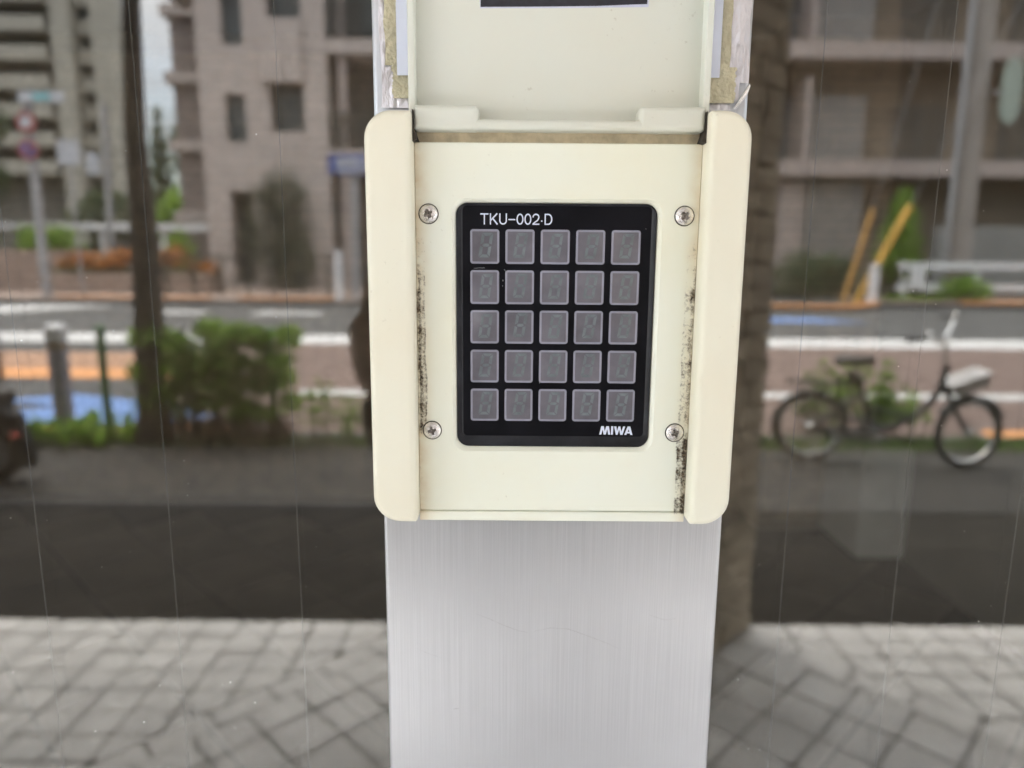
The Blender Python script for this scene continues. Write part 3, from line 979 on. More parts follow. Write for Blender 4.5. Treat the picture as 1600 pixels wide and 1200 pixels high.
# ================================================================== KEYPAD
KP = Vector((0.0138, -0.028, 1.4605))
kp = empty('entry_keypad', KP, 'cream door entry keypad with a black panel of 25 digit windows, its lid open', 'keypad')
# backbox
MB().box(-44 * mm, 71.5 * mm, -0.034, -0.0282, 1464 * mm, 1593 * mm).build('back_box', M_cream, kp)
# side rails
b = MB()
slab_round(b, -46.2 * mm, -31.7 * mm, 1462.2 * mm, 1594.6 * mm, (9 * mm, 0.8 * mm, 0.8 * mm, 8.5 * mm), -0.030, -0.0482, 2.2 * mm, 8, 6)
b.build('side_rail', M_cream, kp, smooth=50)
b = MB()
slab_round(b, 60.1 * mm, 73.3 * mm, 1462.0 * mm, 1595.2 * mm, (0.8 * mm, 9 * mm, 8.5 * mm, 0.8 * mm), -0.030, -0.0482, 2.2 * mm, 8, 6)
b.build('side_rail', M_cream, kp, smooth=50)
# face plate with a rounded window
FX0, FX1, FZ0, FZ1 = -31.65 * mm, 60.05 * mm, 1463.9 * mm, 1586.3 * mm
DX0, DX1, DZ0, DZ1 = -18.6 * mm, 46.7 * mm, 1486.7 * mm, 1567.8 * mm
N = 10
fp = MB()
fp.loops([at_y(rrect(FX0, FX1, FZ0, FZ1, 0.2 * mm, N), -0.034),
          at_y(rrect(FX0, FX1, FZ0, FZ1, 0.2 * mm, N), -0.0397),
          at_y(inset_rrect(FX0, FX1, FZ0, FZ1, 0.2 * mm, 0.25 * mm, N), -0.0400),
          at_y(rrect(DX0 - 1.5 * mm, DX1 + 1.5 * mm, DZ0 - 1.6 * mm, DZ1 + 1.4 * mm, 5.0 * mm, N), -0.0400),
          at_y(rrect(DX0 - 1.1 * mm, DX1 + 1.1 * mm, DZ0 - 1.2 * mm, DZ1 + 1.0 * mm, 4.6 * mm, N), -0.0397),
          at_y(rrect(DX0, DX1, DZ0, DZ1, 3.9 * mm, N), -0.0384),
          at_y(rrect(DX0, DX1, DZ0, DZ1, 3.9 * mm, N), -0.0360)], cap0=False, cap1=False)
fp.build('face_plate', M_face, kp, smooth=35)
# bottom lip
b = MB()
slab_round(b, -31.6 * mm, 60.0 * mm, 1460.4 * mm, 1463.75 * mm, 0.3 * mm, -0.031, -0.0406, 0.5 * mm, 3, 3)
b.build('bottom_lip', M_face, kp, smooth=40)
# ledge in the gap under the hinge; its brown shadow is in the colour
MB().box(-31.6 * mm, 60.0 * mm, -0.0375, -0.034, 1586.35 * mm, 1591.5 * mm).build('hinge_ledge', M_tan, kp)
# black display: bezel ring + sunk panel
bz = MB()
IX0, IX1, IZ0, IZ1 = -16.4 * mm, 44.9 * mm, 1490.4 * mm, 1566.9 * mm
bz.loops([at_y(rrect(DX0 + 0.05 * mm, DX1 - 0.05 * mm, DZ0 + 0.05 * mm, DZ1 - 0.05 * mm, 3.85 * mm, N), -0.0365),
          at_y(rrect(DX0 + 0.05 * mm, DX1 - 0.05 * mm, DZ0 + 0.05 * mm, DZ1 - 0.05 * mm, 3.85 * mm, N), -0.0389),
          at_y(rrect(DX0 + 0.4 * mm, DX1 - 0.4 * mm, DZ0 + 0.4 * mm, DZ1 - 0.4 * mm, 3.5 * mm, N), -0.0391),
          at_y(rrect(IX0 - 0.5 * mm, IX1 + 0.5 * mm, IZ0 - 0.7 * mm, IZ1 + 0.2 * mm, 1.9 * mm, N), -0.03885),
          at_y(rrect(IX0, IX1, IZ0, IZ1, 1.5 * mm, N), -0.0384)], cap0=False, cap1=False)
bz.build('bezel', M_bezel, kp, smooth=30)
pn = MB()
pn.loops([at_y(rrect(IX0 - 0.1 * mm, IX1 + 0.1 * mm, IZ0 - 0.1 * mm, IZ1 + 0.1 * mm, 1.5 * mm, N), -0.0365), at_y(rrect(IX0 - 0.1 * mm, IX1 + 0.1 * mm, IZ0 - 0.1 * mm, IZ1 + 0.1 * mm, 1.5 * mm, N), -0.0385)], cap0=False)
panel = pn.build('display_panel', M_black, kp)

# key windows: border ring, sunk glass, digit outline
KW, KH = 9.5 * mm, 11.1 * mm
def seg_mesh():
    mb = MB()
    sh = 0.16                           # slant
    wv, h, t = 3.7 * mm, 7.9 * mm, 0.95 * mm
    g = 0.16 * mm
    def P_(x, z):
        return (x + sh * (z) , z)
    def hseg(z, flip):
        a, b_ = -wv / 2 + g + (0.0 if flip != 0 else t / 2), wv / 2 - g - (0.0 if flip != 0 else t / 2)
        if flip == 1:
            return [(a, z), (b_, z), (b_ - t, z - t), (a + t, z - t)]
        if flip == -1:
            return [(a + t, z + t), (b_ - t, z + t), (b_, z), (a, z)]
        return [(a, z), (a + t / 2, z + t / 2), (b_ - t / 2, z + t / 2), (b_, z), (b_ - t / 2, z - t / 2), (a + t / 2, z - t / 2)]
    polys = [hseg(h / 2, 1), hseg(-h / 2, -1), hseg(0, 0)]
    for sx in (-1, 1):
        for sz in (-1, 1):
            x0, x1 = sx * wv / 2, sx * (wv / 2 - t)
            zt, zm = sz * (h / 2 - g), sz * g
            polys.append([(x0, zt - sz * 0.1 * mm), (x1, zt - sz * t), (x1, zm + sz * t / 2), (x0, zm + sz * 0.1 * mm)])
    for p in polys:
        pp = [P_(*q) for q in p]
        mb.loops([[(x, 0.00005, z) for x, z in pp], [(x, 0, z) for x, z in pp]])
    return mb
kx = [-9.25, 2.25, 13.78, 25.32, 36.9]
kz = [1553.9, 1540.75, 1527.6, 1514.35, 1501.1]
key0 = None
for zi, z in enumerate(kz):
    for xi, x in enumerate(kx):
        loc = Vector((x * mm, -0.0385, z * mm))
        if key0 is None:
            ring = MB()
            ring.loops([at_y(rrect(-KW / 2, KW / 2, -KH / 2, KH / 2, 0.95 * mm), 0.0004), at_y(rrect(-KW / 2, KW / 2, -KH / 2, KH / 2, 0.95 * mm), -0.00012),
                        at_y(inset_rrect(-KW / 2, KW / 2, -KH / 2, KH / 2, 0.95 * mm, 0.12 * mm), -0.00020),
                        at_y(inset_rrect(-KW / 2, KW / 2, -KH / 2, KH / 2, 0.95 * mm, 0.62 * mm), -0.00018),
                        at_y(inset_rrect(-KW / 2, KW / 2, -KH / 2, KH / 2, 0.95 * mm, 0.72 * mm), -0.00008)], cap0=False, cap1=False)
            key0 = ring.build('key_window', M_keyb, kp, smooth=40, origin=(0, 0, 0))
            key0.location = loc - KP
            gl = MB()
            gl.loops([at_y(inset_rrect(-KW / 2, KW / 2, -KH / 2, KH / 2, 0.95 * mm, 0.60 * mm), 0.0003), at_y(inset_rrect(-KW / 2, KW / 2, -KH / 2, KH / 2, 0.95 * mm, 0.60 * mm), -0.00010)], cap0=False)
            g_o = gl.build('key_glass', M_key, None)
            g_o.parent = key0
            d_o = seg_mesh().build('digit_outline', M_digit, None)
            d_o.parent = key0
            d_o.location = (0.35 * mm, -0.00013, 0.45 * mm)
        else:
            c = copy_tree(key0, kp, loc - KP)
            for ch in c.children:
                if ch.name.startswith('digit'):
                    ch.location = ((0.35 + random.uniform(-0.15, 0.15)) * mm, -0.00013, (0.45 + random.uniform(-0.2, 0.2)) * mm)

# lettering, drawn as strokes
def stroke(mb, pts, wd, y):
    """flat ribbon along a polyline in (x, z)"""
    n = len(pts)
    Lr, Rr = [], []
    for i in range(n):
        a = Vector(pts[max(i - 1, 0)]); b_ = Vector(pts[min(i + 1, n - 1)])
        d = (b_ - a).normalized()
        nn = Vector((-d.y, d.x)) * (wd / 2)
        if 0 < i < n - 1:
            d0 = (Vector(pts[i]) - a).normalized()
            co = max(0.5, math.sqrt(max(0.0, (1 + d0.dot((b_ - Vector(pts[i])).normalized())) / 2)))
            nn = nn / co
        p = Vector(pts[i])
        Lr.append(p + nn); Rr.append(p - nn)
    base = len(mb.v)
    for p in Lr + Rr:
        mb.v.append((p.x, y, p.y))
    for i in range(n - 1):
        mb.f.append((base + i, base + i + 1, base + n + i + 1, base + n + i))
def arc(cx, cz, rx, rz, a0, a1, n=16):
    return [(cx + rx * math.cos(R(a0 + (a1 - a0) * k / n)), cz + rz * math.sin(R(a0 + (a1 - a0) * k / n))) for k in range(n + 1)]
tm = MB()
H_ = 3.55
W_ = 0.42
tx0, tz0 = -10.7, 1560.95
yl = -0.03856
def S(pts, wd=W_):
    stroke(tm, [((tx0 + x) * mm, (tz0 + z) * mm) for x, z in pts], wd * mm, yl)
h2 = W_ / 2
S([(0.0, H_ - h2), (2.75, H_ - h2)]); S([(1.375, 0), (1.375, H_ - h2)])                     # T
x = 3.25
S([(x + h2, 0), (x + h2, H_)]); S([(x + h2, 1.25), (x + 2.5, H_ - 0.02)], 0.46); S([(x + 0.95, 2.0), (x + 2.62, 0.02)], 0.48)   # K
x = 6.45
S([(x + h2, H_), (x + h2, 1.3)] + arc(x + 1.32, 1.3, 1.32 - h2, 1.3 - h2, 180, 360)[1:] + [(x + 2.64 - h2, H_)])      # U
S([(9.6, 1.62), (11.95, 1.62)], 0.40)                                                       # dash
for x in (12.35, 15.05):
    S(arc(x + 1.2, H_ / 2, 1.2 - h2, H_ / 2 - h2, 90, 450, 32))                             # 0 0
x = 17.8
S([(x + 0.1 + h2, 2.35)] + arc(x + 1.2, 2.42, 1.2 - h2, 1.13 - h2, 175, -20, 14) + [(x + 1.75, 1.42), (x + 0.75, 0.75), (x + 0.2, h2 + 0.1)])   # 2
S([(x + 0.02, h2), (x + 2.38, h2)])
S([(20.75, 1.22), (21.2, 1.22)], 0.45)                                                      # middle dot
x = 21.95
S([(x + h2, h2), (x + h2, H_ - h2)])
S([(x, H_ - h2), (x + 1.25, H_ - h2)] + arc(x + 1.25, H_ / 2, 1.4 - h2, H_ / 2 - h2, 90, -90, 18)[1:-1] + [(x + 1.25, h2), (x, h2)])   # D
sc = 23.4 / 24.6
tm.v = [(tx0 * mm + (v[0] - tx0 * mm) * sc, v[1], v[2]) for v in tm.v]
tm.build('model_lettering', M_print, kp, recalc=False)
lm = MB()
# logo letters as solid polygons; unit = 1/16 px of a 1600 x 800 enlargement
LX, LZ, LS = 30.0, 1490.9, 0.01335
def poly(pts):
    n = len(lm.v)
    for a, b_ in pts:
        lm.v.append(((LX + (a - 265) * LS) * mm, yl, (LZ + (480 - b_) * LS * 1.02) * mm))
    lm.f.append(tuple(range(n, n + len(pts))))
poly([(265, 475), (312, 258), (372, 258), (318, 475)])
poly([(330, 258), (378, 258), (418, 475), (376, 475)])
poly([(376, 475), (432, 475), (490, 258), (440, 258)])
poly([(452, 258), (508, 258), (548, 475), (494, 475)])
poly([(564, 475), (564, 258), (622, 258), (616, 475)])
poly([(640, 262), (698, 262), (735, 478), (690, 478)])
poly([(690, 478), (735, 478), (796, 262), (752, 262)])
poly([(752, 262), (800, 262), (848, 478), (804, 478)])
poly([(804, 478), (862, 478), (926, 262), (872, 262)])
poly([(906, 478), (985, 262), (1020, 262), (1020, 320), (962, 478)])
poly([(1005, 262), (1052, 262), (1118, 478), (1062, 478), (1005, 310)])
poly([(955, 440), (970, 398), (1045, 398), (1058, 440)])
# tiny depth steps keep overlapping strokes from sharing a plane
lm.v = [(v[0], v[1] - 0.000002 * (i // 4), v[2]) for i, v in enumerate(lm.v)]
lm.build('logo_lettering', M_print, kp, recalc=False)
# scuffs on the panel
M_scuff = mat('scuff', (0.4, 0.4, 0.42), 0.8, 0.3, 900, pos=True)
for (x, z, l, a) in ((-12.8, 1546.9, 3.6, 2), (-2.9, 1546.6, 0.9, -50), (-3.3, 1543.2, 0.5, -80), (-3.4, 1541.0, 0.4, 80), (9.3, 1508.6, 1.2, 80), (43.0, 1559.9, 0.4, 0)):
    pts = [((x + l * t * math.cos(R(a))) * mm + random.uniform(-1, 1) * 0.00003, (z + l * t * math.sin(R(a))) * mm + random.uniform(-1, 1) * 0.00004) for t in np.linspace(0, 1, 9)]
    sc_m = MB()
    stroke(sc_m, pts, random.uniform(0.08, 0.16) * mm, -0.03857)
    sc_m.build('scuff', M_scuff, kp, recalc=False)

# screws with a worn cross recess
def screw_mesh(seed, rot):
    rr = random.Random(seed)
    mb = MB()
    n, rings = 72, 28
    Rr = 2.95 * mm
    vs = [(0, 0, 0)]
    for i in range(1, rings + 1):
        r = Rr * i / rings
        for k in range(n):
            a = 2 * math.pi * k / n
            vs.append((r * math.cos(a), 0, r * math.sin(a)))
    out = []
    for x, _, z in vs:
        r = math.hypot(x, z)
        y = -0.0013 * math.sqrt(max(0.0, 1 - (r / (Rr * 1.02)) ** 2)) 
        ca, sa = math.cos(rot), math.sin(rot)
        u, v = x * ca + z * sa, -x * sa + z * ca
        wob = 0.1 * mm * math.sin(9 * u / mm + seed)
        L1 = 1.45 * mm
        arm = max(0.0, 1 - max(abs(u + wob) / (0.50 * mm), 0) ** 4) * (1 if abs(v) < L1 else 0)
        arm2 = max(0.0, 1 - (abs(v + wob) / (0.50 * mm)) ** 4) * (1 if abs(u) < L1 else 0)
        y += 0.0014 * max(arm, arm2) * (1 - 0.35 * r / L1 if r < L1 else 0)
        out.append((x, y, z))
    fs = [(0, 1 + k, 1 + (k + 1) % n) for k in range(n)]
    for i in range(rings - 1):
        for k in range(n):
            a, b_ = 1 + i * n + k, 1 + i * n + (k + 1) % n
            fs.append((a, b_, b_ + n, a + n))
    def rec(f):
        c = [sum(out[q][k] for q in f) / len(f) for k in (0, 2)]
        ca, sa = math.cos(rot), math.sin(rot)
        u, v = c[0] * ca + c[1] * sa, -c[0] * sa + c[1] * ca
        return (abs(u) < 0.46 * mm and abs(v) < 1.4 * mm) or (abs(v) < 0.46 * mm and abs(u) < 1.4 * mm)
    mb.add(out, [f for f in fs if not rec(f)])
    dark = MB().add([(x, y + 0.00001, z) for x, y, z in out], [f for f in fs if rec(f)])
    return mb, dark
for i, (x, z) in enumerate(((-27.35, 1564.1), (55.2, 1564.0), (-27.0, 1492.45), (55.4, 1492.2))):
    loc = Vector((x * mm, -0.0401, z * mm))
    mb, dk = screw_mesh(i, (0.5, 0.75, 0.3, 0.45)[i])
    s = mb.build('screw', M_screw, None, smooth=50)
    dk_o = dk.build('cross_recess', M_recess, None, smooth=50)
    dk_o.parent = s
    s.parent = kp
    s.location = loc - KP
    g = MB().disc((0, 0, 0), 3.28 * mm, 32).build('gap_ring', M_gap, None, recalc=False)  # dark disc paints the shade and grime around the screw head
    g.parent = s
    g.location = (0, 0.00006, 0)

# LID, folded up
LZ0, LZ1 = 1589.0 * mm, 1716 * mm
lid = MB()
slab_round(lid, -32.9 * mm, 60.9 * mm, 1592.0 * mm, LZ1, 0.5 * mm, -0.0328, -0.0368, 0.4 * mm, 3, 3)
lido = lid.build('lid', M_lid, kp, smooth=40)
for x0, x1 in ((-33.0, -30.9), (58.8, 61.0)):
    b = MB()
    slab_round(b, x0 * mm, x1 * mm, 1592.0 * mm, LZ1, 0.3 * mm, -0.0340, -0.0420, 0.5 * mm, 3, 3)
    b.build('lid_rim', M_lid, lido, smooth=40)
# hinge barrel: rounded bar over the full width, thicker at both ends
def xbar(x0, x1, zc, yc, rz, ry, n=20, flat_top=None):
    mb = MB()
    loops = []
    for x in (x0, x1):
        loops.append([(x, yc - ry * math.cos(2 * math.pi * k / n), zc + rz * math.sin(2 * math.pi * k / n)) for k in range(n)])
    return mb.loops(loops)
hb = MB()
slab_round(hb, -31.35 * mm, 59.75 * mm, 1589.7 * mm, 1592.9 * mm, 0.8 * mm, -0.0335, -0.0432, 1.55 * mm, 4, 8)
hb.build('hinge_barrel', M_lid, lido, smooth=60)
for x0, x1, rad in ((-31.4, -11.0, (1.0, 1.2, 1.6, 0.4)), (38.9, 59.8, (1.2, 1.0, 0.4, 1.6))):
    b = MB()
    slab_round(b, x0 * mm, x1 * mm, 1589.6 * mm, 1597.0 * mm, tuple(q * mm for q in rad), -0.0335, -0.0434, 1.9 * mm, 5, 8)
    b.build('hinge_boss', M_lid, lido, smooth=60)
st = MB()
stp = [(-10.7, 1627.2), (10, 1627.45), (26, 1627.75), (36, 1628.2), (41.2, 1628.4), (41.2, 1660), (-10.7, 1660)]
st.loops([[(x * mm, -0.0368, z * mm) for x, z in stp], [(x * mm, -0.03692, z * mm) for x, z in stp]])
sto = st.build('lid_label', M_ink, lido)
st2 = MB()
stp = [(-10.9, 1626.85), (12, 1627.05), (41.6, 1627.55), (41.6, 1660), (-10.9, 1660)]
st2.loops([[(x * mm, -0.0367, z * mm) for x, z in stp], [(x * mm, -0.03686, z * mm) for x, z in stp]])
st2.build('label_edge', M_labelw, lido)
# dark slivers for the shade in the gaps between lid pivots and rails
for sg, xe in ((1, -31.72), (-1, 60.12)):
    gp0 = [(xe, 1595.6), (xe + sg * 0.34, 1595.4), (xe + sg * 0.42, 1591.0), (xe + sg * 0.75, 1588.8), (xe + sg * 1.5, 1586.5), (xe, 1586.0)]
    g = MB()
    g.loops([[(x * mm, -0.0362, z * mm) for x, z in gp0], [(x * mm, -0.0437, z * mm) for x, z in gp0]])
    g.build('pivot_gap_shade', M_gap, kp)

# ================================================================== PHOTOGRAPHER
def skin_body(name, nodes, edges, m, parent, sub=2):
    me = bpy.data.meshes.new(name)
    o0 = wl(parent)
    me.from_pydata([(p[0] - o0.x, p[1] - o0.y, p[2] - o0.z) for p, _ in nodes], edges, [])
    ob = bpy.data.objects.new(name, me)
    COL.objects.link(ob)
    ob.parent = parent
    md = ob.modifiers.new('skin', 'SKIN')
    md.use_smooth_shade = True
    for i, (_, r) in enumerate(nodes):
        sv = me.skin_vertices[0].data[i]
        sv.radius = (r, r) if not hasattr(r, '__len__') else r
        sv.use_root = (i == 0)
    s = ob.modifiers.new('sub', 'SUBSURF')
    s.levels = s.render_levels = sub
    me.materials.append(m)
    return ob
PXc, PYc = 0.036, -0.66
person = empty('person', (PXc, PYc, 0), 'person in dark clothes mirrored beside the keypad, holding up a camera with both hands', 'person')
def bp_(x, y, z): return (PXc + x, PYc + y, z)
nodes = [(bp_(0, 0, 0.98), (0.16, 0.11)), (bp_(0, -0.01, 1.15), (0.15, 0.10)), (bp_(0, 0, 1.32), (0.165, 0.11)), (bp_(0, -0.01, 1.45), (0.10, 0.075)), (bp_(0, 0.0, 1.52), 0.052),
         (bp_(0.205, 0, 1.41), 0.074), (bp_(0.115, 0.08, 1.20), 0.048), (bp_(0.10, 0.285, 1.43), 0.034),
         (bp_(-0.205, 0, 1.41), 0.074), (bp_(-0.115, 0.08, 1.20), 0.048), (bp_(-0.155, 0.285, 1.43), 0.034),
         (bp_(0.09, 0, 0.88), 0.092), (bp_(0.10, 0.015, 0.50), 0.062), (bp_(0.11, -0.02, 0.10), 0.042),
         (bp_(-0.09, 0, 0.88), 0.092), (bp_(-0.10, 0.015, 0.50), 0.062), (bp_(-0.11, -0.02, 0.10), 0.042)]
edges = [(0, 1), (1, 2), (2, 3), (3, 4), (2, 5), (5, 6), (6, 7), (2, 8), (8, 9), (9, 10), (0, 11), (11, 12), (12, 13), (0, 14), (14, 15), (15, 16)]
skin_body('body', nodes, edges, M_coat, person)
# head, face, hair
hd = MB().ball(bp_(0, 0.02, 1.655), 0.075, 0.095, 0.115, 20, 14)
hd.ball(bp_(0, 0.115, 1.645), 0.014, 0.018, 0.024, 10, 8)
hd.ball(bp_(0, 0.085, 1.58), 0.042, 0.03, 0.03, 12, 8)
for s in (-1, 1):
    hd.ball(bp_(s * 0.077, 0.015, 1.65), 0.012, 0.02, 0.032, 8, 8)
head = hd.build('head', M_skin, person, smooth=60)
hr = MB().ball(bp_(0, 0.0, 1.69), 0.086, 0.10, 0.095, 20, 12)
hr.ball(bp_(0, -0.03, 1.64), 0.082, 0.075, 0.10, 16, 10)
hr.build('hair', M_hair, head, smooth=60)
for s in (-1, 1):
    MB().ball(bp_(s * 0.03, 0.103, 1.665), 0.012, 0.008, 0.008, 10, 6).build('eye', M_hair, head, smooth=60)
MB().ball(bp_(0, 0.112, 1.602), 0.022, 0.006, 0.007, 10, 6).build('mouth', M_tail, head, smooth=60)
for s in (-1, 1):
    sh = MB().ball(bp_(s * 0.11, 0.05, 0.04), 0.045, 0.125, 0.045, 14, 8)
    sh.build('shoe', M_blackp, person, smooth=60)
    hx = 0.155 - 0.055 if s > 0 else -0.10 - 0.055
    bx_ = PXc + (0.10 if s > 0 else -0.155)
    hn = [((bx_, PYc + 0.285, 1.43), 0.026), ((bx_ - s * 0.012, PYc + 0.33, 1.475), (0.036, 0.02)), ((bx_ - s * 0.02, PYc + 0.352, 1.515), (0.036, 0.017))]
    he = [(0, 1), (1, 2)]
    for k in range(4):
        i0 = len(hn)
        zf = 1.545 - 0.02 * k
        hn += [((bx_ - s * 0.015, PYc + 0.362, zf), 0.009), ((bx_ - s * 0.028, PYc + 0.378, zf + 0.002), 0.0085), ((bx_ - s * 0.052, PYc + 0.378, zf - 0.002), 0.0075)]
        he += [(2, i0), (i0, i0 + 1), (i0 + 1, i0 + 2)]
    i0 = len(hn)
    hn += [((bx_ - s * 0.025, PYc + 0.325, 1.50), 0.011), ((bx_ - s * 0.045, PYc + 0.322, 1.52), 0.009)]
    he += [(1, i0), (i0, i0 + 1)]
    skin_body('hand', hn, he, M_skin, person, 1)
cbody = empty('camera_body', (0.0, -0.30, 1.51), 'black compact camera held up in front of the person by both hands', 'camera')
b = MB()
slab_round(b, -0.055, 0.055, 1.515, 1.583, 0.008, -0.3145, -0.2960, 0.002, 4, 3)
b.v = [(v[0], -0.6105 - v[1] if False else v[1], v[2]) for v in b.v]
b.build('body', M_blackp, cbody, smooth=40)
MB().tube([(0, -0.2965, 1.549), (0, -0.284, 1.549)], 0.024, 28).build('lens', M_dpole, cbody, smooth=40)
MB().tube([(0.03, -0.305, 1.583), (0.03, -0.305, 1.588)], 0.007, 16).build('shutter_button', M_chrome, cbody, smooth=40)

# ================================================================== NEAR STREET THINGS
def P3(x, Y, z): return (x, -Y, z)

# street tree
tree = empty('street_tree', P3(-3.05, 5.58, 0), 'dark bare street tree trunk rising from the planting strip beside the hedge', 'tree')
MB().tube([P3(-3.05, 5.58, -0.02), P3(-3.035, 5.58, 0.25), P3(-3.0, 5.58, 1.0), P3(-2.99, 5.6, 1.6), P3(-3.0, 5.6, 2.5), P3(-2.953, 5.61, 3.5), P3(-2.85, 5.66, 5.0)],
          [0.15, 0.115, 0.116, 0.104, 0.080, 0.068, 0.05], 16).build('trunk', M_bark, tree, smooth=60)
br = MB()
for a in range(5):
    t = a * 1.26
    br.tube([P3(-2.78, 5.64, 4.0 + 0.15 * a), P3(-2.78 + 0.7 * math.cos(t), 5.64 + 0.7 * math.sin(t), 4.7 + 0.1 * a), P3(-2.78 + 1.3 * math.cos(t), 5.64 + 1.3 * math.sin(t), 5.3 + 0.1 * a)], [0.06, 0.04, 0.015], 8)
br.build('limb', M_bark, tree, smooth=60)
leaf_cloud('crown', [(-2.7 + 1.1 * math.cos(a), -5.6 + 1.1 * math.sin(a), 5.6 + 0.3 * math.sin(3 * a), 0.8, 0.8, 0.6, 380) for a in np.arange(0, 6.2, 0.9)] + [(-2.7, -5.6, 6.2, 1.0, 1.0, 0.7, 700)], 0.07, M_leafd, tree, 0.3)

# hedge
hedge = empty('hedge', P3(-2.5, 5.6, 0), 'square clipped green hedge on the planting strip right of the tree trunk', 'hedge')
bl_ = []
for i in range(11):
    for j in range(4):
        x = -3.05 + i * 0.112
        z = 0.30 + j * 0.18
        bl_.append((x + random.uniform(-0.05, 0.05), -5.62 + random.uniform(-0.07, 0.07), z + random.uniform(-0.05, 0.06) + (0.05 * math.sin(i * 1.9) if j == 3 else 0), 0.12, 0.20, 0.11, int((170, 210, 300, 420)[j])))
leaf_cloud('foliage', bl_, 0.024, M_leaf, hedge, 0.1, upbias=1.2)
stm = MB()
for k in range(90):
    x = random.uniform(-3.1, -1.9); y = -5.62 + random.uniform(-0.16, 0.16)
    stm.tube([(x, y, 0), (x + random.uniform(-.05, .05), y + random.uniform(-.04, .04), 0.3), (x + random.uniform(-.12, .12), y + random.uniform(-.08, .08), 0.62)], [0.007, 0.005, 0.002], 5)
tag(stm.build('stems', M_stem, hedge), kind='stuff')
lit = []
for i in range(8):
    lit.append((-3.05 + i * 0.16, -5.55, 0.13, 0.13, 0.14, 0.12, 170))
tag(leaf_cloud('fallen_leaves', lit, 0.022, leaf_mat('dry_leaf', (0.06, 0.035, 0.02), (0.16, 0.09, 0.05), 6), hedge, 0.1), kind='stuff')

def weed(name, x, Y, hgt, n, m, label, group='weeds along the planting strip', spread=0.16, lsize=0.022, dens=1.0):
    o = empty(name, P3(x, Y, 0), label, 'plant', group)
    blobs = []
    sm = MB()
    for k in range(n):
        a, r_ = random.uniform(0, 6.28), spread * math.sqrt(random.random())
        bx, by = x + r_ * math.cos(a), -Y + r_ * math.sin(a)
        h = hgt * random.uniform(0.6, 1.05)
        tx, ty = bx + random.uniform(-.3, .3) * spread, by + random.uniform(-.3, .3) * spread
        sm.tube([(bx, by, 0), ((bx + tx) / 2, (by + ty) / 2, h * 0.6), (tx, ty, h)], [0.004, 0.003, 0.001], 4)
        for q in range(3):
            t = random.uniform(0.35, 1.0)
            blobs.append((bx + (tx - bx) * t, by + (ty - by) * t, h * t, 0.05, 0.05, 0.05, int(9 * dens)))
    tag(sm.build('stems', M_stem, o), kind='stuff')
    leaf_cloud('foliage', blobs, lsize, m, o, 0.1)
    return o
weed('weed', -3.72, 5.60, 0.20, 34, M_leaf, 'low dense green weed at the foot of the grey bollard', spread=0.36, dens=2.2)
weed('weed', -3.35, 5.52, 0.16, 20, M_leaf, 'low green weed between the green post and the tree trunk', spread=0.22, dens=1.6)
weed('weed', -1.62, 5.55, 0.55, 12, M_leaf, 'thin upright weed just right of the clipped hedge', spread=0.16)
weed('weed', -1.33, 5.6, 0.42, 10, M_leaf, 'sparse yellowish weed nearest to the keypad on its left', spread=0.15)
weed('weed', 2.05, 5.75, 0.50, 14, M_leafb, 'yellow green weed behind the bicycle rear wheel', spread=0.10)
weed('weed', 2.80, 6.0, 0.66, 26, M_leafb, 'bright bushy weed behind the bicycle saddle', spread=0.24, dens=1.7)
weed('weed', 3.18, 5.9, 0.72, 26, M_leafb, 'tall bright weed behind the bicycle head tube', spread=0.24, dens=1.7)
weed('weed', 3.46, 5.85, 0.42, 18, M_leaf, 'dark low weed seen through the bicycle front wheel', spread=0.22, dens=1.5)
# grass of the planting strip: stuff
gv = []
gr_n = 5200
gm = MB()
for k in range(gr_n):
    side_ = random.random()
    x = random.uniform(1.9, 7.0) if side_ < 0.6 else random.uniform(-5.5, -1.0)
    Y = random.uniform(5.40, 5.80)
    h = random.uniform(0.025, 0.085) * (1.2 if side_ < 0.6 else 0.7)
    a = random.uniform(0, 6.28)
    dx, dy = 0.006 * math.cos(a), 0.006 * math.sin(a)
    lx, ly = random.uniform(-.03, .03), random.uniform(-.03, .03)
    gm.add([(x - dx, -Y - dy, 0), (x + dx, -Y + dy, 0), (x + lx, -Y + ly, h)], [(0, 1, 2)])
tag(gm.build('grass', M_grass, recalc=False), 'short green grass along the planting strip by the kerb', 'grass', kind='stuff')

# bollard, green posts, dark post
bo = empty('bollard', P3(-4.05, 6.0, 0), 'grey steel bollard with a white cap beside the tree trunk', 'bollard')
MB().tube([P3(-4.05, 6.0, -0.02), P3(-4.05, 6.0, 0.80)], 0.080, 24).build('post', M_bollard, bo, smooth=40)
MB().tube([P3(-4.05, 6.0, 0.80), P3(-4.05, 6.0, 0.86), P3(-4.05, 6.0, 0.93), P3(-4.05, 6.0, 0.955)], [0.088, 0.092, 0.088, 0.05], 24).build('cap', M_wpaint, bo, smooth=50)
MB().tube([P3(-4.05, 6.0, 0.74), P3(-4.05, 6.0, 0.78)], 0.083, 24).build('band', mat('bollard_band', (0.3, 0.22, 0.12), 0.5), bo, smooth=40)
def post(name, x, Y, h, r, m, label, cat='post', group=None):
    o = empty(name, P3(x, Y, 0), label, cat, group)
    MB().tube([P3(x, Y, -0.02), P3(x, Y, h)], r, 16).build('shaft', m, o, smooth=40)
    MB().tube([P3(x, Y, h), P3(x, Y, h + 0.012), P3(x, Y, h + 0.03)], [r * 1.25, r * 1.25, r * 0.6], 16).build('cap', m, o, smooth=40)
    return o
post('green_post', -3.40, 5.56, 0.96, 0.032, M_gpole, 'bright green metal post between the grey bollard and the tree trunk', group='green metal posts on the strip')
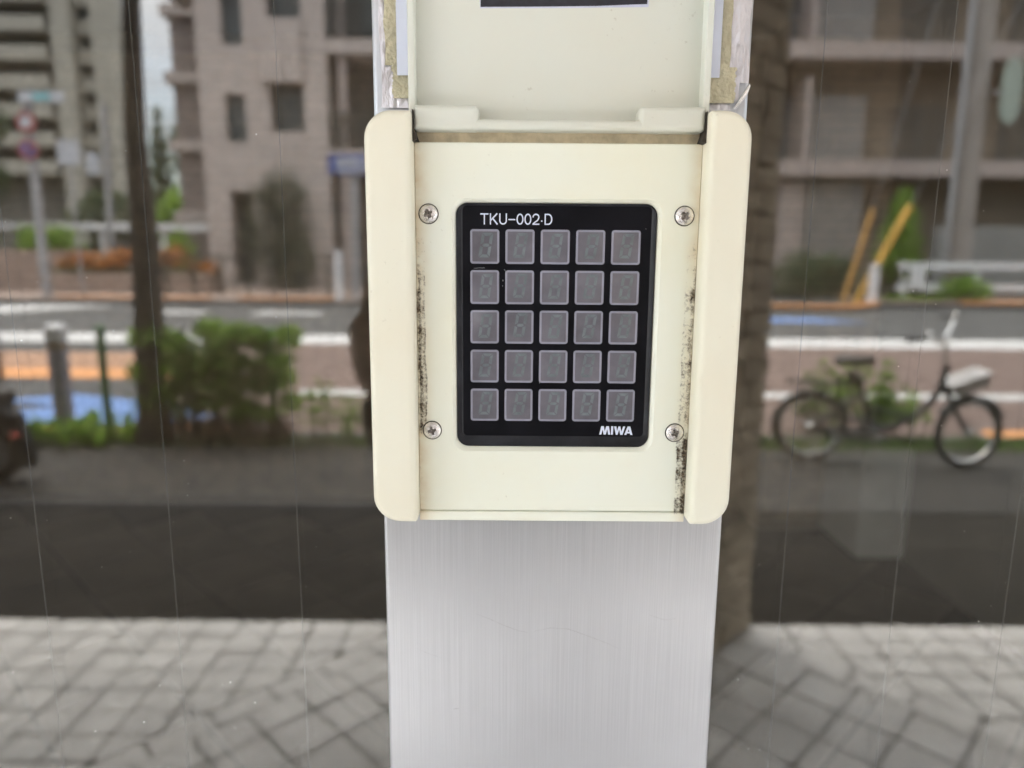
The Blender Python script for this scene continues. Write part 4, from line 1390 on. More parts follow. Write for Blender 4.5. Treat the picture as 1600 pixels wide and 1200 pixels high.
post('green_post', -2.02, 5.62, 0.95, 0.030, M_gpole, 'green metal post at the hedge corner farthest from the trunk', group='green metal posts on the strip')
post('dark_post', -4.23, 5.5, 1.06, 0.030, M_dpole, 'slim dark post beyond the scooter, left of the grey bollard')

# scooter, only its tail is mirrored
sct = empty('motor_scooter', P3(-3.6, 4.35, 0), 'black motor scooter parked on the footpath with a red tail light', 'scooter')
sw = MB().torus(P3(-3.78, 4.5, 0.21), (0.15, 1, 0), 0.16, 0.05, 28, 10).build('wheel', M_tyre, sct, smooth=60)
MB().tube([P3(-3.78, 4.46, 0.21), P3(-3.78, 4.54, 0.21)], 0.10, 20).build('rim', M_grpole, sw, smooth=40)
sb = MB()
sb.tube([P3(-3.50, 4.38, 0.45), P3(-3.68, 4.42, 0.50), P3(-3.95, 4.46, 0.56), P3(-4.3, 4.5, 0.52), P3(-4.7, 4.52, 0.36), P3(-5.0, 4.54, 0.42)], [0.05, 0.13, 0.17, 0.17, 0.12, 0.12], 14)
sb.tube([P3(-4.95, 4.54, 0.40), P3(-5.1, 4.55, 0.85), P3(-5.14, 4.56, 0.98)], [0.13, 0.12, 0.05], 12)
sb.build('body', M_blackp, sct, smooth=60)
MB().tube([P3(-3.56, 4.39, 0.60), P3(-3.85, 4.43, 0.70), P3(-4.3, 4.48, 0.72), P3(-4.45, 4.5, 0.68)], [0.06, 0.12, 0.12, 0.07], 12).build('seat', M_saddle, sct, smooth=60)
MB().ball(P3(-3.51, 4.36, 0.36), 0.03, 0.07, 0.028, 12, 8).build('tail_light', M_tail, sct, smooth=60)
MB().tube([P3(-3.52, 4.40, 0.42), P3(-3.46, 4.38, 0.26), P3(-3.47, 4.38, 0.14)], [0.05, 0.055, 0.05], 10).build('mudguard', M_blackp, sct, smooth=60)
sw2 = MB().torus(P3(-5.15, 4.56, 0.21), (0.05, 1, 0), 0.16, 0.05, 28, 10).build('wheel', M_tyre, sct, smooth=60)
MB().tube([P3(-5.14, 4.3, 0.98), P3(-5.12, 4.82, 0.98)], 0.014, 10).build('handlebar', M_blackp, sct, smooth=40)

sct.location.x += 0.19
# ---------------------------------------------------------------- BICYCLE
R0 = Vector(P3(2.34, 5.16, 0.0)); F0 = Vector(P3(3.47, 4.98, 0.0))
ax = (F0 - R0); WB = ax.length; ax.normalize()
sdv = Vector((-ax.y, ax.x, 0))            # sideways
def BK(u, z, s=0.0):
    p = R0 + ax * u + sdv * s
    return (p.x, p.y, z)
bike = empty('bicycle', R0, 'dark small-wheeled bicycle with high handlebars and a white front basket parked on the footpath', 'bicycle')
WR = 0.275
def wheel(u, turn):
    c = Vector(BK(u, WR))
    axis = Matrix.Rotation(turn, 3, 'Z') @ sdv
    ty = MB().torus(c, axis, WR - 0.019, 0.019, 48, 10).build('wheel', M_tyre, bike, smooth=60)
    MB().torus(c, axis, WR - 0.050, 0.012, 48, 8, 1.4).build('rim', M_chrome, ty, smooth=60)
    dirv = axis.orthogonal().normalized()
    d2 = axis.cross(dirv)
    sp = MB()
    for k in range(20):
        a = 2 * math.pi * k / 20
        a2 = a + (0.5 if k % 2 else -0.5)
        s = 0.022 if k % 2 else -0.022
        sp.tube([c + axis * s + (dirv * math.cos(a2) + d2 * math.sin(a2)) * 0.025, c + (dirv * math.cos(a) + d2 * math.sin(a)) * (WR - 0.055)], 0.0022, 4)
    sp.build('spoke', M_chrome, ty)
    MB().tube([c - axis * 0.05, c - axis * 0.02, c + axis * 0.02, c + axis * 0.05], [0.012, 0.032, 0.032, 0.012], 16).build('hub', M_chrome, ty, smooth=40)
    return ty
wheel(0, 0)
wheel(WB, R(-14))
fr_ = MB()
fr_.tube([BK(0.935, 0.72), BK(0.92, 0.62), BK(0.86, 0.50), BK(0.74, 0.38), BK(0.60, 0.30), BK(0.46, 0.25)], 0.024, 12)
fr_.tube([BK(0.945, 0.80), BK(0.91, 0.58)], 0.026, 12)
fr_.tube([BK(0.46, 0.24), BK(0.40, 0.44), BK(0.35, 0.60)], 0.019, 12)
for s in (-0.05, 0.05):
    fr_.tube([BK(0.46, 0.25, s * 0.5), BK(0.2, 0.26, s), BK(0, WR, s)], 0.012, 8)
    fr_.tube([BK(0.37, 0.55, s * 0.4), BK(0.15, 0.40, s), BK(0, WR, s)], 0.010, 8)
fr_.tube([BK(0.40, 0.44), BK(0.60, 0.40), BK(0.74, 0.38)], 0.016, 10)
fr_.build('frame', M_bike, bike, smooth=60)
fk = MB()
for s in (-0.05, 0.05):
    fk.tube([BK(0.95, 0.62, s * 0.7), BK(1.02, 0.45, s), BK(WB, WR, s)], 0.012, 8)
fk.tube([BK(0.95, 0.62, -0.04), BK(0.95, 0.62, 0.04)], 0.015, 8)
fk.build('fork', M_bike, bike, smooth=60)
hbm = MB()
hbm.tube([BK(0.935, 0.70), BK(0.915, 0.93), BK(0.905, 0.98)], 0.013, 10)
hbm.tube([BK(0.58, 1.00, 0.26), BK(0.70, 1.01, 0.24), BK(0.80, 0.975, 0.15), BK(0.90, 0.975, 0.0), BK(0.96, 1.01, -0.10), BK(1.02, 1.09, -0.17), BK(1.05, 1.12, -0.22), BK(1.0, 1.13, -0.3)], 0.012, 10)
hbm.build('handlebar', M_chrome, bike, smooth=60)
for pts in ([BK(0.54, 0.995, 0.265), BK(0.68, 1.01, 0.245)], [BK(1.05, 1.122, -0.22), BK(0.99, 1.135, -0.32)]):
    MB().tube(pts, 0.019, 10).build('grip', M_blackp, bike, smooth=50)
MB().ball(BK(0.72, 1.03, 0.2), 0.025, 0.025, 0.022, 14, 8).build('bell', M_chrome, bike, smooth=60)
MB().ball(BK(1.06, 1.15, -0.22), 0.022, 0.022, 0.022, 14, 8).build('brake_lever_pivot', M_chrome, bike, smooth=60)
MB().ball(BK(0.905, 0.985, 0.0), 0.024, 0.024, 0.020, 12, 8).build('stem_cap', M_chrome, bike, smooth=60)
sadm = MB()
sL = []
for (u, w_, zt) in ((0.155, 0.07, 0.83), (0.18, 0.095, 0.84), (0.25, 0.085, 0.845), (0.33, 0.045, 0.84), (0.40, 0.03, 0.845), (0.43, 0.018, 0.835)):
    sL.append([BK(u, zt - 0.035 + 0.04 * math.sin(R(a)), w_ * math.cos(R(a))) for a in range(0, 360, 30)])
sadm.loops(sL)
sadm.build('saddle', M_saddle, bike, smooth=60)
MB().tube([BK(0.35, 0.58), BK(0.31, 0.72), BK(0.29, 0.80)], 0.013, 10).build('seat_post', M_chrome, bike, smooth=50)
MB().tube([BK(0.25, 0.70), BK(0.30, 0.66), BK(0.36, 0.62)], [0.03, 0.045, 0.035], 10).build('cable_lock', M_blackp, bike, smooth=50)
rk = MB()
for s in (-0.06, 0.0, 0.06):
    rk.tube([BK(0.28, 0.615, s), BK(0.0, 0.625, s), BK(-0.2, 0.63, s)], 0.006, 6)
rk.tube([BK(-0.2, 0.63, -0.06), BK(-0.2, 0.63, 0.06)], 0.006, 6)
for s in (-0.06, 0.06):
    rk.tube([BK(-0.1, 0.62, s), BK(0, WR + 0.02, s)], 0.005, 6)
rk.build('rear_rack', M_bike, bike, smooth=60)
def fender(u, a0, a1, name, turn=0):
    mb = MB()
    c = Vector(BK(u, WR))
    ax2 = Matrix.Rotation(turn, 3, 'Z') @ ax
    sd2 = Matrix.Rotation(turn, 3, 'Z') @ sdv
    Lo = []
    for k in range(19):
        a = R(a0 + (a1 - a0) * k / 18)
        d = ax2 * math.cos(a) + Vector((0, 0, 1)) * math.sin(a)
        r = WR + 0.018
        Lo.append([c + d * (r - 0.012) - sd2 * 0.028, c + d * r - sd2 * 0.018, c + d * r + sd2 * 0.018, c + d * (r - 0.012) + sd2 * 0.028, c + d * (r - 0.003)])
    mb.loops(Lo)
    mb.build(name, M_bike, bike, smooth=60)
fender(0, 20, 200, 'mudguard')
fender(WB, 25, 150, 'mudguard', R(-14))
MB().ball(BK(-0.17, 0.45), 0.02, 0.025, 0.028, 10, 8).build('rear_reflector', M_wpaint, bike, smooth=60)
MB().ball(BK(0.02, 0.60, -0.05), 0.015, 0.012, 0.014, 10, 8).build('rack_bolt', M_chrome, bike, smooth=60)
ck = MB()
ck.tube([BK(0.46, 0.25, -0.075), BK(0.46, 0.25, -0.065)], 0.085, 24)
ck.build('chainring', M_chrome, bike, smooth=40)
MB().tube([BK(0.49, 0.33, -0.07), BK(0.25, 0.34, -0.075), BK(0.0, 0.31, -0.07), BK(-0.03, 0.27, -0.07), BK(0.0, 0.235, -0.07), BK(0.25, 0.19, -0.075), BK(0.47, 0.17, -0.07)], 0.02, 8).build('chain_guard', M_bike, bike, smooth=50)
for s, dz, du in ((-0.10, -0.10, 0.10), (0.10, 0.10, -0.10)):
    MB().tube([BK(0.46, 0.25, s * 0.9), BK(0.46 + du, 0.25 + dz, s)], 0.011, 8).build('crank', M_chrome, bike, smooth=50)
    p = Vector(BK(0.46 + du, 0.25 + dz, s * 1.45))
    MB().obox(p, ax * 0.045, sdv * 0.04, (0, 0, 0.011)).build('pedal', M_blackp, bike)
MB().tube([BK(0.05, 0.22, 0.06), BK(-0.03, 0.02, 0.16)], 0.009, 8).build('kickstand', M_chrome, bike, smooth=50)
# basket, tilted white box with a slatted rim
bc = Vector(BK(1.09, 0.655)); 
bu = (ax * 0.92 + Vector((0, 0, 0.42))).normalized(); bw = sdv; bn = bu.cross(bw).normalized()
if bn.z < 0: bn = -bn
bas = MB()
bot = [bc - bn * 0.05 + bu * a * 0.105 + bw * b_ * 0.10 for a, b_ in ((-1, -1), (1, -1), (1, 1), (-1, 1))]
top = [bc + bn * 0.05 + bu * a * 0.135 + bw * b_ * 0.125 for a, b_ in ((-1, -1), (1, -1), (1, 1), (-1, 1))]
topi = [bc + bn * 0.05 + bu * a * 0.123 + bw * b_ * 0.113 for a, b_ in ((-1, -1), (1, -1), (1, 1), (-1, 1))]
boti = [bc - bn * 0.037 + bu * a * 0.095 + bw * b_ * 0.09 for a, b_ in ((-1, -1), (1, -1), (1, 1), (-1, 1))]
bas.loops([bot, top, topi, boti])
basket = bas.build('basket', M_basket, bike)
rim_ = MB()
for a, b_ in ((0, 1), (1, 2), (2, 3), (3, 0)):
    rim_.tube([top[a], top[b_]], 0.009, 8)
rim_.build('basket_rim', M_basket, basket, smooth=40)

# ================================================================== FAR STREET FURNITURE
def far_z(Y): return 0.13 + max(0, Y - 23.6) * 0.05
# no-parking sign post
sp_ = empty('traffic_sign', P3(-15.0, 24.2, 0.15), 'grey signpost with two round red-bordered traffic signs across the road', 'traffic sign')
sx = -15.95
k_ = 24.3 / 22.7
MB().tube([P3(sx, 24.2, 0.1), P3(sx, 24.2, 6.6)], 0.16, 12).build('post', M_grpole, sp_, smooth=50)
def rdisc(x, Y, z, r, m, name, parent, th=0.05):
    return MB().tube([P3(x, Y, z), P3(x, Y - th, z)], r, 28).build(name, m, parent, smooth=40)
d1 = rdisc(sx + 0.02, 24.0, 4.95, 0.33, M_signr, 'sign_disc', sp_)
rdisc(sx + 0.02, 23.948, 4.95, 0.23, M_signb, 'sign_face', d1, 0.01)
MB().obox(P3(sx + 0.02, 23.93, 4.95), Vector((0.24, 0, 0.24)), Vector((-0.03, 0, 0.03)), (0, 0.004, 0)).build('slash', M_signr, d1)
d2 = rdisc(sx + 0.04, 24.0, 5.82, 0.33, M_signr, 'sign_disc', sp_)
rdisc(sx + 0.04, 23.948, 5.82, 0.19, M_signw, 'sign_face', d2, 0.01)
MB().box(sx - 0.12, sx + 1.35, -24.0, -23.95, 6.45, 6.78).build('name_plate', M_signw, sp_)
MB().box(sx + 0.35, sx + 0.9, -23.95, -23.94, 6.5, 6.72).build('plate_print', mat('teal_print', (0.15, 0.42, 0.46), 0.6), sp_)
nb = empty('notice_board', P3(-14.6, 24.5, 0.15), 'pale blue notice board standing right of the round no-parking sign', 'sign')
MB().box(-15.3, -14.55, -24.5, -24.45, 4.55, 5.35).build('board', M_signw, nb)
MB().box(-14.95, -14.88, -24.56, -24.502, 0.15, 5.0).build('post', M_grpole, nb)
# blue road sign
bs = empty('blue_sign', P3(-5.2, 23.9, 0.15), 'rectangular blue road sign on a grey pole left of the keypad', 'traffic sign')
MB().tube([P3(-5.3, 23.9, 0.1), P3(-5.22, 23.9, 4.8)], 0.13, 12).build('post', M_grpole, bs, smooth=50)
pl = MB().box(-6.05, -4.1, -23.75, -23.70, 4.22, 4.86).build('sign_plate', M_signb, bs)
for (a, b_, c, d) in ((-5.75, -5.05, 4.50, 4.72), (-4.95, -4.7, 4.48, 4.74), (-5.8, -4.3, 4.30, 4.40)):
    MB().box(a, b_, -23.699, -23.69, c, d).build('sign_print', M_signw, pl)
post('white_post', -5.85, 23.9, 1.75, 0.14, M_wpaint, 'short white post left of the blue sign pole at the far kerb')
ps = empty('lamp_post', P3(-16.6, 29.5, 0.3), 'grey post carrying a small white plate just left of the tree trunk', 'post')
MB().tube([P3(-16.6, 29.5, 0.2), P3(-16.35, 29.5, 7.5)], [0.17, 0.12], 12).build('shaft', M_grpole, ps, smooth=50)
MB().box(-17.15, -16.62, -29.3, -29.25, 4.75, 5.6).build('plate', M_signw, ps)

def guard_rail(x0, x1, Y, zs, nposts, label, thick=0.16, m=M_wpaint, zb=0.1):
    o = empty('guard_rail', P3((x0 + x1) / 2, Y, zb), label, 'guard rail', 'white guard rails across the road')
    for z in zs:
        MB().box(x0, x1, -Y, -Y + 0.1, z - thick / 2, z + thick / 2).build('rail', m, o)
    for k in range(nposts):
        x = x0 + 0.3 + (x1 - x0 - 0.6) * k / max(1, nposts - 1)
        MB().box(x - 0.09, x + 0.09, -Y - 0.12, -Y - 0.002, zb, max(zs) + 0.05).build('post', m, o)
    return o
guard_rail(-30, -11.5, 29.5, (2.72,), 8, 'long white guard rail on the far left below the trees', 0.3, zb=0.3)
guard_rail(13.6, 22, 25.2, (1.42, 0.66), 4, 'two-bar white guard rail to the right of the conical bush', 0.26, zb=0.15)
MB_r = bpy.data.objects['guard_rail.001']
MB().box(14.0, 14.5, -25.07, -25.0, 0.62, 1.30).build('end_plate', M_wpaint, MB_r)
# low dark fence on the far pavement
fe = empty('low_fence', P3(-8.5, 24.6, 0.15), 'low dark railing with arched bars along the far pavement', 'fence')
for z in (0.72, 1.55):
    MB().box(-13, -6.4, -24.62, -24.57, z, z + 0.06).build('rail', M_dpole, fe)
fp0 = None
for k in range(8):
    x = -13 + k * 0.943
    if fp0 is None:
        fp0 = MB().box(x - 0.04, x + 0.04, -24.68, -24.622, 0.13, 1.65).build('post', M_dpole, fe, origin=(x, -24.65, 0.13))
    else:
        copy_obj(fp0, fe, Vector((x, -24.65, 0.13)) - wl(fe))
for k in range(7):
    x = -12.53 + k * 0.943
    MB().tube([P3(x - 0.42, 24.6, 0.78)] + [P3(x + 0.42 * math.cos(R(a)), 24.6, 0.78 + 0.7 * math.sin(R(a))) for a in (150, 120, 90, 60, 30)] + [P3(x + 0.42, 24.6, 0.78)], 0.02, 6).build('arch_bar', M_dpole, fe, smooth=60)
tag(MB().box(-22, -15.6, -26.6, -26.3, 0.1, 1.75).build('low_wall', M_pinkpave), 'low pinkish wall at the far left below the signpost', 'wall')
# orange shrub bed
sbed = empty('orange_shrub_bed', P3(-14, 26, 0.2), 'bed of orange-leaved shrubs on the far pavement', 'planter')
MB().box(-17.0, -11.0, -27.0, -25.6, 0.2, 0.95).build('kerb_box', M_pinkpave, sbed)
leaf_cloud('foliage', [(-16.4 + k * 0.5, -26.2 + random.uniform(-.2, .2), 1.25 + 0.12 * math.sin(k * 1.7) + k * 0.03, 0.42, 0.45, 0.42, 240) for k in range(9)] + [(-11.6 + k * 0.5, -26.0, 1.15, 0.35, 0.4, 0.28, 120) for k in range(2)], 0.085, M_flower, sbed, 0.3)
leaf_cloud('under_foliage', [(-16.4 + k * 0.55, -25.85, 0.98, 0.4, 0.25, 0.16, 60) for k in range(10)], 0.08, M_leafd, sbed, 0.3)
car = empty('parked_car', P3(-16.6, 33.5, 0.4), 'pale grey car parked behind the guard rail across the road', 'car')
cb = MB()
prof_c = [(-2.1, 0.35), (-2.1, 0.95), (-1.5, 1.05), (-0.8, 1.55), (0.7, 1.6), (1.5, 1.1), (2.1, 1.0), (2.15, 0.4)]
cb.loops([[(-17.4 + x, y, 0.55 + z) for x, z in prof_c] for y in (-34.3, -32.6)])
cb.build('body', M_grpole, car)
for x in (-1.3, 1.35):
    for y in (-32.55, -34.35):
        MB().tube([(-17.4 + x, y - 0.08, 0.9), (-17.4 + x, y + 0.08, 0.9)], 0.33, 18).build('wheel', M_tyre, car, smooth=50)
MB().box(-18.4, -16.3, -32.598, -32.58, 1.68, 2.05).build('window', M_pane, car)

# right-hand side
wbp = post('white_bollard', 12.3, 24.2, 1.45, 0.17, M_wpaint, 'white round bollard between the yellow stays and the white guard rail', 'bollard')
up_ = empty('utility_pole', P3(16.2, 25.6, 0.2), 'tall grey concrete utility pole behind the white guard rail', 'utility pole')
MB().tube([P3(16.1, 25.9, 0.15), P3(16.1, 25.9, 12.5)], [0.42, 0.36], 20).build('shaft', M_conc, up_, smooth=50)
MB().tube([P3(15.55, 25.7, 0.15), P3(15.55, 25.7, 12.0)], 0.10, 12).build('cable_pipe', M_grpole, up_, smooth=50)
ovs = MB()
ovs.loops([[(16.9 + 0.34 * math.cos(R(a)), y, 7.3 + (0.62 if math.sin(R(a)) > 0 else 0.62) * math.sin(R(a)) + (0.45 if math.sin(R(a)) > 0 else -0.45)) for a in range(0, 360, 15)] for y in (-25.3, -25.2)])
ovs.build('oval_plate', M_signo, up_)
MB().box(16.3, 16.62, -25.3, -25.22, 7.2, 7.3).build('bracket', M_grpole, up_)
for (a, b_, zt, lab, mm_) in (((11.45, 24.5), (12.2, 24.5), 3.3, 'thinner duller yellow guy-wire guard, left of the bright one', mat('dull_yellow_guard', (0.46, 0.25, 0.06), 0.55, 0.15, 4)),
                         ((11.95, 24.6), (13.5, 24.6), 3.42, 'thick bright yellow guy-wire guard leaning towards the conical bush', M_yellow)):
    o = empty('guy_guard', P3(a[0], a[1], 0.15), lab, 'guy guard', 'yellow guy-wire guards')
    r_ = 0.085 if mm_ is not M_yellow else 0.125
    MB().tube([P3(a[0], a[1], 0.1), P3(b_[0], b_[1], zt)], r_, 14).build('tube', mm_, o, smooth=50)
    dv = Vector((b_[0] - a[0], 0, zt)).normalized()
    t = Vector(P3(b_[0], b_[1], zt))
    MB().tube([t, t + dv * 9], 0.011, 6).build('wire', M_grpole, o)
cn = empty('conical_bush', P3(13.9, 25.5, 0.2), 'bright green conical bush behind the yellow guy-wire guard', 'bush')
leaf_cloud('foliage', [(14.0 + 0.1 * math.sin(k * 2.1), -25.9, 1.1 + k * 0.30, 0.82 * (1 - (k / 10.5) ** 1.7) + 0.1, 0.8 * (1 - (k / 10.5) ** 1.7) + 0.1, 0.4, 420 - 26 * k) for k in range(10)], 0.07, M_leafb, cn, 0.5, upbias=0.6)
MB().tube([P3(14.0, 25.9, 0.1), P3(14.0, 25.9, 1.6)], 0.09, 10).build('trunk', M_bark, cn, smooth=50)
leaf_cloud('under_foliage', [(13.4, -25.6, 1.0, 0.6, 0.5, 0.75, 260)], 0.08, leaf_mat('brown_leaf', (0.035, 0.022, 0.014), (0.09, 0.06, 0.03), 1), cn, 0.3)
o = empty('low_bush', P3(10.7, 25.5, 0.2), 'low dark green bush left of the yellow stays', 'bush')
leaf_cloud('foliage', [(9.9 + k * 0.4, -25.6, 1.05 + 0.1 * math.sin(k * 2), 0.55, 0.6, 0.78, 330) for k in range(6)], 0.09, M_leafd, o, 0.4)
o = empty('round_bush', P3(15.9, 24.9, 0.2), 'rounded mid green bush in front of the white guard rail', 'bush')
leaf_cloud('foliage', [(15.5, -24.85, 0.6, 0.7, 0.35, 0.5, 500), (16.3, -24.85, 0.55, 0.6, 0.35, 0.42, 420), (15.9, -24.8, 0.75, 0.5, 0.35, 0.4, 300)], 0.06, M_leaf, o, 0.3)
o = empty('weed_patch', P3(13.4, 24.6, 0.2), 'patch of yellow green weeds right of the white bollard', 'plant')
leaf_cloud('foliage', [(13.0 + k * 0.35, -24.55, 0.3, 0.25, 0.15, 0.13, 70) for k in range(6)], 0.05, M_leafb, o, 0.2)
kb = tag(MB().box(8.6, 9.75, -26.6, -26.2, 0.5, 0.95).build('concrete_step', M_beam), 'pale low concrete block left of the dark bush', 'block')

# ================================================================== BUILDINGS
def facade(mb, x0, x1, z0, z1, yf, th, openings):
    """wall panel from cells, leaving the openings (x0, x1, z0, z1) free"""
    xs = sorted({x0, x1, *[v for o in openings for v in o[:2]]})
    zs = sorted({z0, z1, *[v for o in openings for v in o[2:]]})
    xs = [v for v in xs if x0 <= v <= x1]
    zs = [v for v in zs if z0 <= v <= z1]
    for i in range(len(xs) - 1):
        j = 0
        while j < len(zs) - 1:
            cx = (xs[i] + xs[i + 1]) / 2
            def free(jj):
                cz = (zs[jj] + zs[jj + 1]) / 2
                return any(o[0] < cx < o[1] and o[2] < cz < o[3] for o in openings)
            if free(j):
                j += 1
                continue
            k = j
            while k + 1 < len(zs) - 1 and not free(k + 1):
                k += 1
            mb.box(xs[i], xs[i + 1], yf - th, yf, zs[j], zs[k + 1])
            j = k + 1
def window(parent, x0, x1, z0, z1, yf, depth=0.25, name='window', mull=True, glass=None):
    f = MB()
    t = 0.06
    y0, y1 = yf - depth - 0.06, yf - depth
    f.box(x0, x1, y0, y1, z0, z0 + t); f.box(x0, x1, y0, y1, z1 - t, z1)
    f.box(x0, x0 + t, y0, y1, z0 + t, z1 - t); f.box(x1 - t, x1, y0, y1, z0 + t, z1 - t)
    if mull:
        xm = (x0 + x1) / 2
        f.box(xm - t / 2, xm + t / 2, y0, y1, z0 + t, z1 - t)
    fo = f.build(name, M_frame, parent)
    MB().box(x0 + t, x1 - t, y0 + 0.015, y0 + 0.03, z0 + t, z1 - t).build('pane', glass or M_pane, fo)
    return fo

# --- pinkish block in the middle
pb = empty('pink_block', P3(-7, 28.5, 0.3), 'pinkish tiled apartment block left of the pillar with a dark doorway', 'building')
yf = -28.0
ops = [(-10.95, -10.15, 9.35, 11.1), (-10.95, -10.18, 5.85, 7.6), (-10.95, -10.08, 0.5, 4.05), (-10.95, -10.15, 12.8, 14.5),
       (-9.25, -7.95, 6.25, 8.0), (-9.25, -7.95, 10.3, 12.0)]
wb_ = MB()
facade(wb_, -11.9, -7.9, 0.2, 15.5, yf, 0.9, ops)
wb_.build('wall', M_pink, pb)
for o_ in ops[:2] + ops[3:4]:
    window(pb, *o_, yf, 0.3)
MB().box(-10.95, -10.08, yf - 0.85, yf - 0.7, 0.5, 4.05).build('door', M_dark, pb)
for o_ in ops[4:]:
    w_ = window(pb, *o_, yf, 0.6)
MB().box(-9.45, -7.92, yf + 0.002, yf + 0.25, 8.0, 10.2).build('parapet', M_pink, pb)
MB().box(-7.9, -7.05, yf - 1.5, yf + 0.12, 0.2, 15.5).build('pier', M_pink, pb)
rec = MB().box(-7.05, -1.0, yf - 3.0, yf - 1.6, 0.2, 15.5).build('recess_wall', mat('recess_tile_shaded', (0.13, 0.115, 0.105), 0.8, 0.1, 0.6), pb)  # darker copy of the wall tile; recess shade is in the colour
for z in (5.1, 9.05, 13.0):
    MB().box(-7.05, -1.0, yf - 1.6, yf + 0.1, z, z + 0.5).build('balcony_slab', M_pink, pb)
    rl = MB()
    for k in range(34):
        x = -7.0 + k * 0.18
        rl.box(x, x + 0.05, yf + 0.02, yf + 0.06, z + 0.55, z + 1.75)
    rl.box(-7.04, -1, yf + 0.0, yf + 0.08, z + 1.75, z + 1.83)
    rl.build('railing', M_dpole, pb)
    window(pb, -6.0, -4.0, z + 0.6, z + 3.0, yf - 1.3, 0.25)
MB().box(-6.65, -6.35, yf - 0.4, yf - 0.1, 0.2, 15.5).build('pier', M_beam, pb)
MB().box(-7.0, -6.3, yf - 1.0, yf - 0.45, 2.4, 3.5).build('air_conditioner', M_frame, pb)
MB().box(-11.9, -1.0, yf - 10, yf - 3.02, 0.2, 15.5).build('rear_block', M_pink, pb)
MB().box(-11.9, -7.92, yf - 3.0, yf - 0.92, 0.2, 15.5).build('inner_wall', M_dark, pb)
# stepped-back wing at its left end
wg = MB().box(-14.2, -12.9, -40, -31, 0.3, 11.2).build('wing', mat('wing_tile', (0.20, 0.165, 0.15), 0.8, 0.1, 0.6), pb)
for z in (3.0, 5.9, 8.6, 11.2):
    MB().box(-14.45, -12.9, -40, -30.7, z, z + 0.45).build('balcony_slab', M_pink, pb)
MB().box(-13.2, -11.88, -30.0, -27.7, 11.2, 11.7).build('eaves', M_pink, pb)
# --- tall apartment block, far left
ab = empty('apartment_tower', P3(-40, 65, 0), 'tall beige apartment block with rows of balconies, farthest left', 'building')
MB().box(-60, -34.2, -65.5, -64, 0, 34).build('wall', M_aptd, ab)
MB().box(-38.2, -36.6, -64, -62.2, 0, 34).build('pier', M_apt, ab)
MB().box(-34.9, -33.2, -64, -62.2, 0, 34).build('pier', M_apt, ab)
par0 = None
for k in range(11):
    z = 8.3 + k * 2.28
    if par0 is None:
        par0 = MB().box(-60, -38.6, -62.2, -61.9, z, z + 1.15).build('parapet', M_apt, ab, origin=(-50, -62, z))
        sl0 = MB().box(-60, -38.2, -64, -62.2, z, z + 0.25).build('balcony_slab', M_apt, ab, origin=(-50, -62, z))
    else:
        copy_obj(par0, ab, Vector((-50, -62, z)) - wl(ab)); copy_obj(sl0, ab, Vector((-50, -62, z)) - wl(ab))
    MB().box(-36.6, -34.9, -64.0, -63.2, z, z + 1.2).build('spandrel', M_apt, ab)
    window(ab, -36.5, -35.0, z + 1.2, z + 2.28, -63.6, 0.1)
    for x in (-50.5, -46.8, -43.1):
        window(ab, x, x + 2.6, z + 0.3, z + 2.2, -63.7, 0.1)
# --- brown block at the right
bb = empty('brown_block', P3(20, 33, 0.3), 'brown apartment block with pale balcony beams on the right', 'building')
yf = -32.0
MB().box(8.5, 48, yf - 12, yf - 2.2, 0.2, 17).build('wall', M_brown, bb)
for z in (5.25, 10.1, 14.9):
    MB().box(8.5, 48, yf - 0.35, yf, z, z + 0.68).build('balcony_beam', M_beam, bb)
    MB().box(8.5, 48, yf - 2.2, yf - 0.352, z, z + 0.3).build('balcony_slab', M_brown, bb)
for z in (5.95, 10.8):
    MB().box(13.0, 15.9, yf - 1.6, yf - 1.45, z + 0.05, z + 2.95).build('door_panel', M_panelg, bb)
    MB().box(10.4, 12.9, yf - 2.0, yf - 1.85, z + 0.05, z + 2.9).build('dark_panel', M_frame, bb)
    for x in (17.5, 22.5, 28.0):
        window(bb, x, x + 2.4, z + 0.3, z + 2.6, yf - 2.14, 0.0, glass=M_bpane)
    MB().box(12.75, 13.0, yf - 2.2, yf - 0.4, z + 0.02, z + 3.5).build('pier', M_beam, bb)
MB().box(11.9, 13.05, yf - 0.9, yf - 0.6, 0.3, 5.24).build('pier', M_beam, bb)
gp_ = MB().box(13.1, 15.8, yf - 1.0, yf - 0.8, 1.5, 5.1).build('louvred_panel', M_panelg, bb)
for k in range(9):
    MB().box(13.15, 15.75, yf - 0.798, yf - 0.74, 1.7 + k * 0.37, 1.9 + k * 0.37).build('louvre', M_panelg, gp_)
lw2 = tag(MB().box(18.3, 48, -31.4, -31.1, 0.3, 3.1).build('boundary_wall', mat('grey_boundary_wall', (0.20, 0.20, 0.19), 0.8, 0.08, 0.6)), 'plain grey boundary wall behind the utility pole', 'wall')
for x in (19.0, 21.6, 25):
    MB().box(x, x + 1.0, -31.098, -31.0, 3.2, 3.5).build('vent', M_dark, lw2) if False else None
for x in (10.0, 17.2, 24.5, 32):
    window(bb, x, x + 1.6, 1.2, 3.8, yf - 2.14, 0.0, glass=M_bpane)

# --- plain grey block between the two, across the junction
gk = empty('grey_block', P3(3.8, 36, 0.3), 'plain grey block of flats between the pink block and the brown block', 'building')
gw = MB()
gops = [(0.4 + 2.6 * i, 1.9 + 2.6 * i, 2.0 + 3.0 * k, 3.6 + 3.0 * k) for i in range(3) for k in range(4)]
facade(gw, -0.6, 8.2, 0.2, 14.5, -35.0, 0.5, gops)
gw.box(-0.6, 8.2, -44, -35.502, 0.2, 14.5)
gw.build('wall', M_apt, gk)
for o_ in gops:
    window(gk, *o_, -35.0, 0.25)
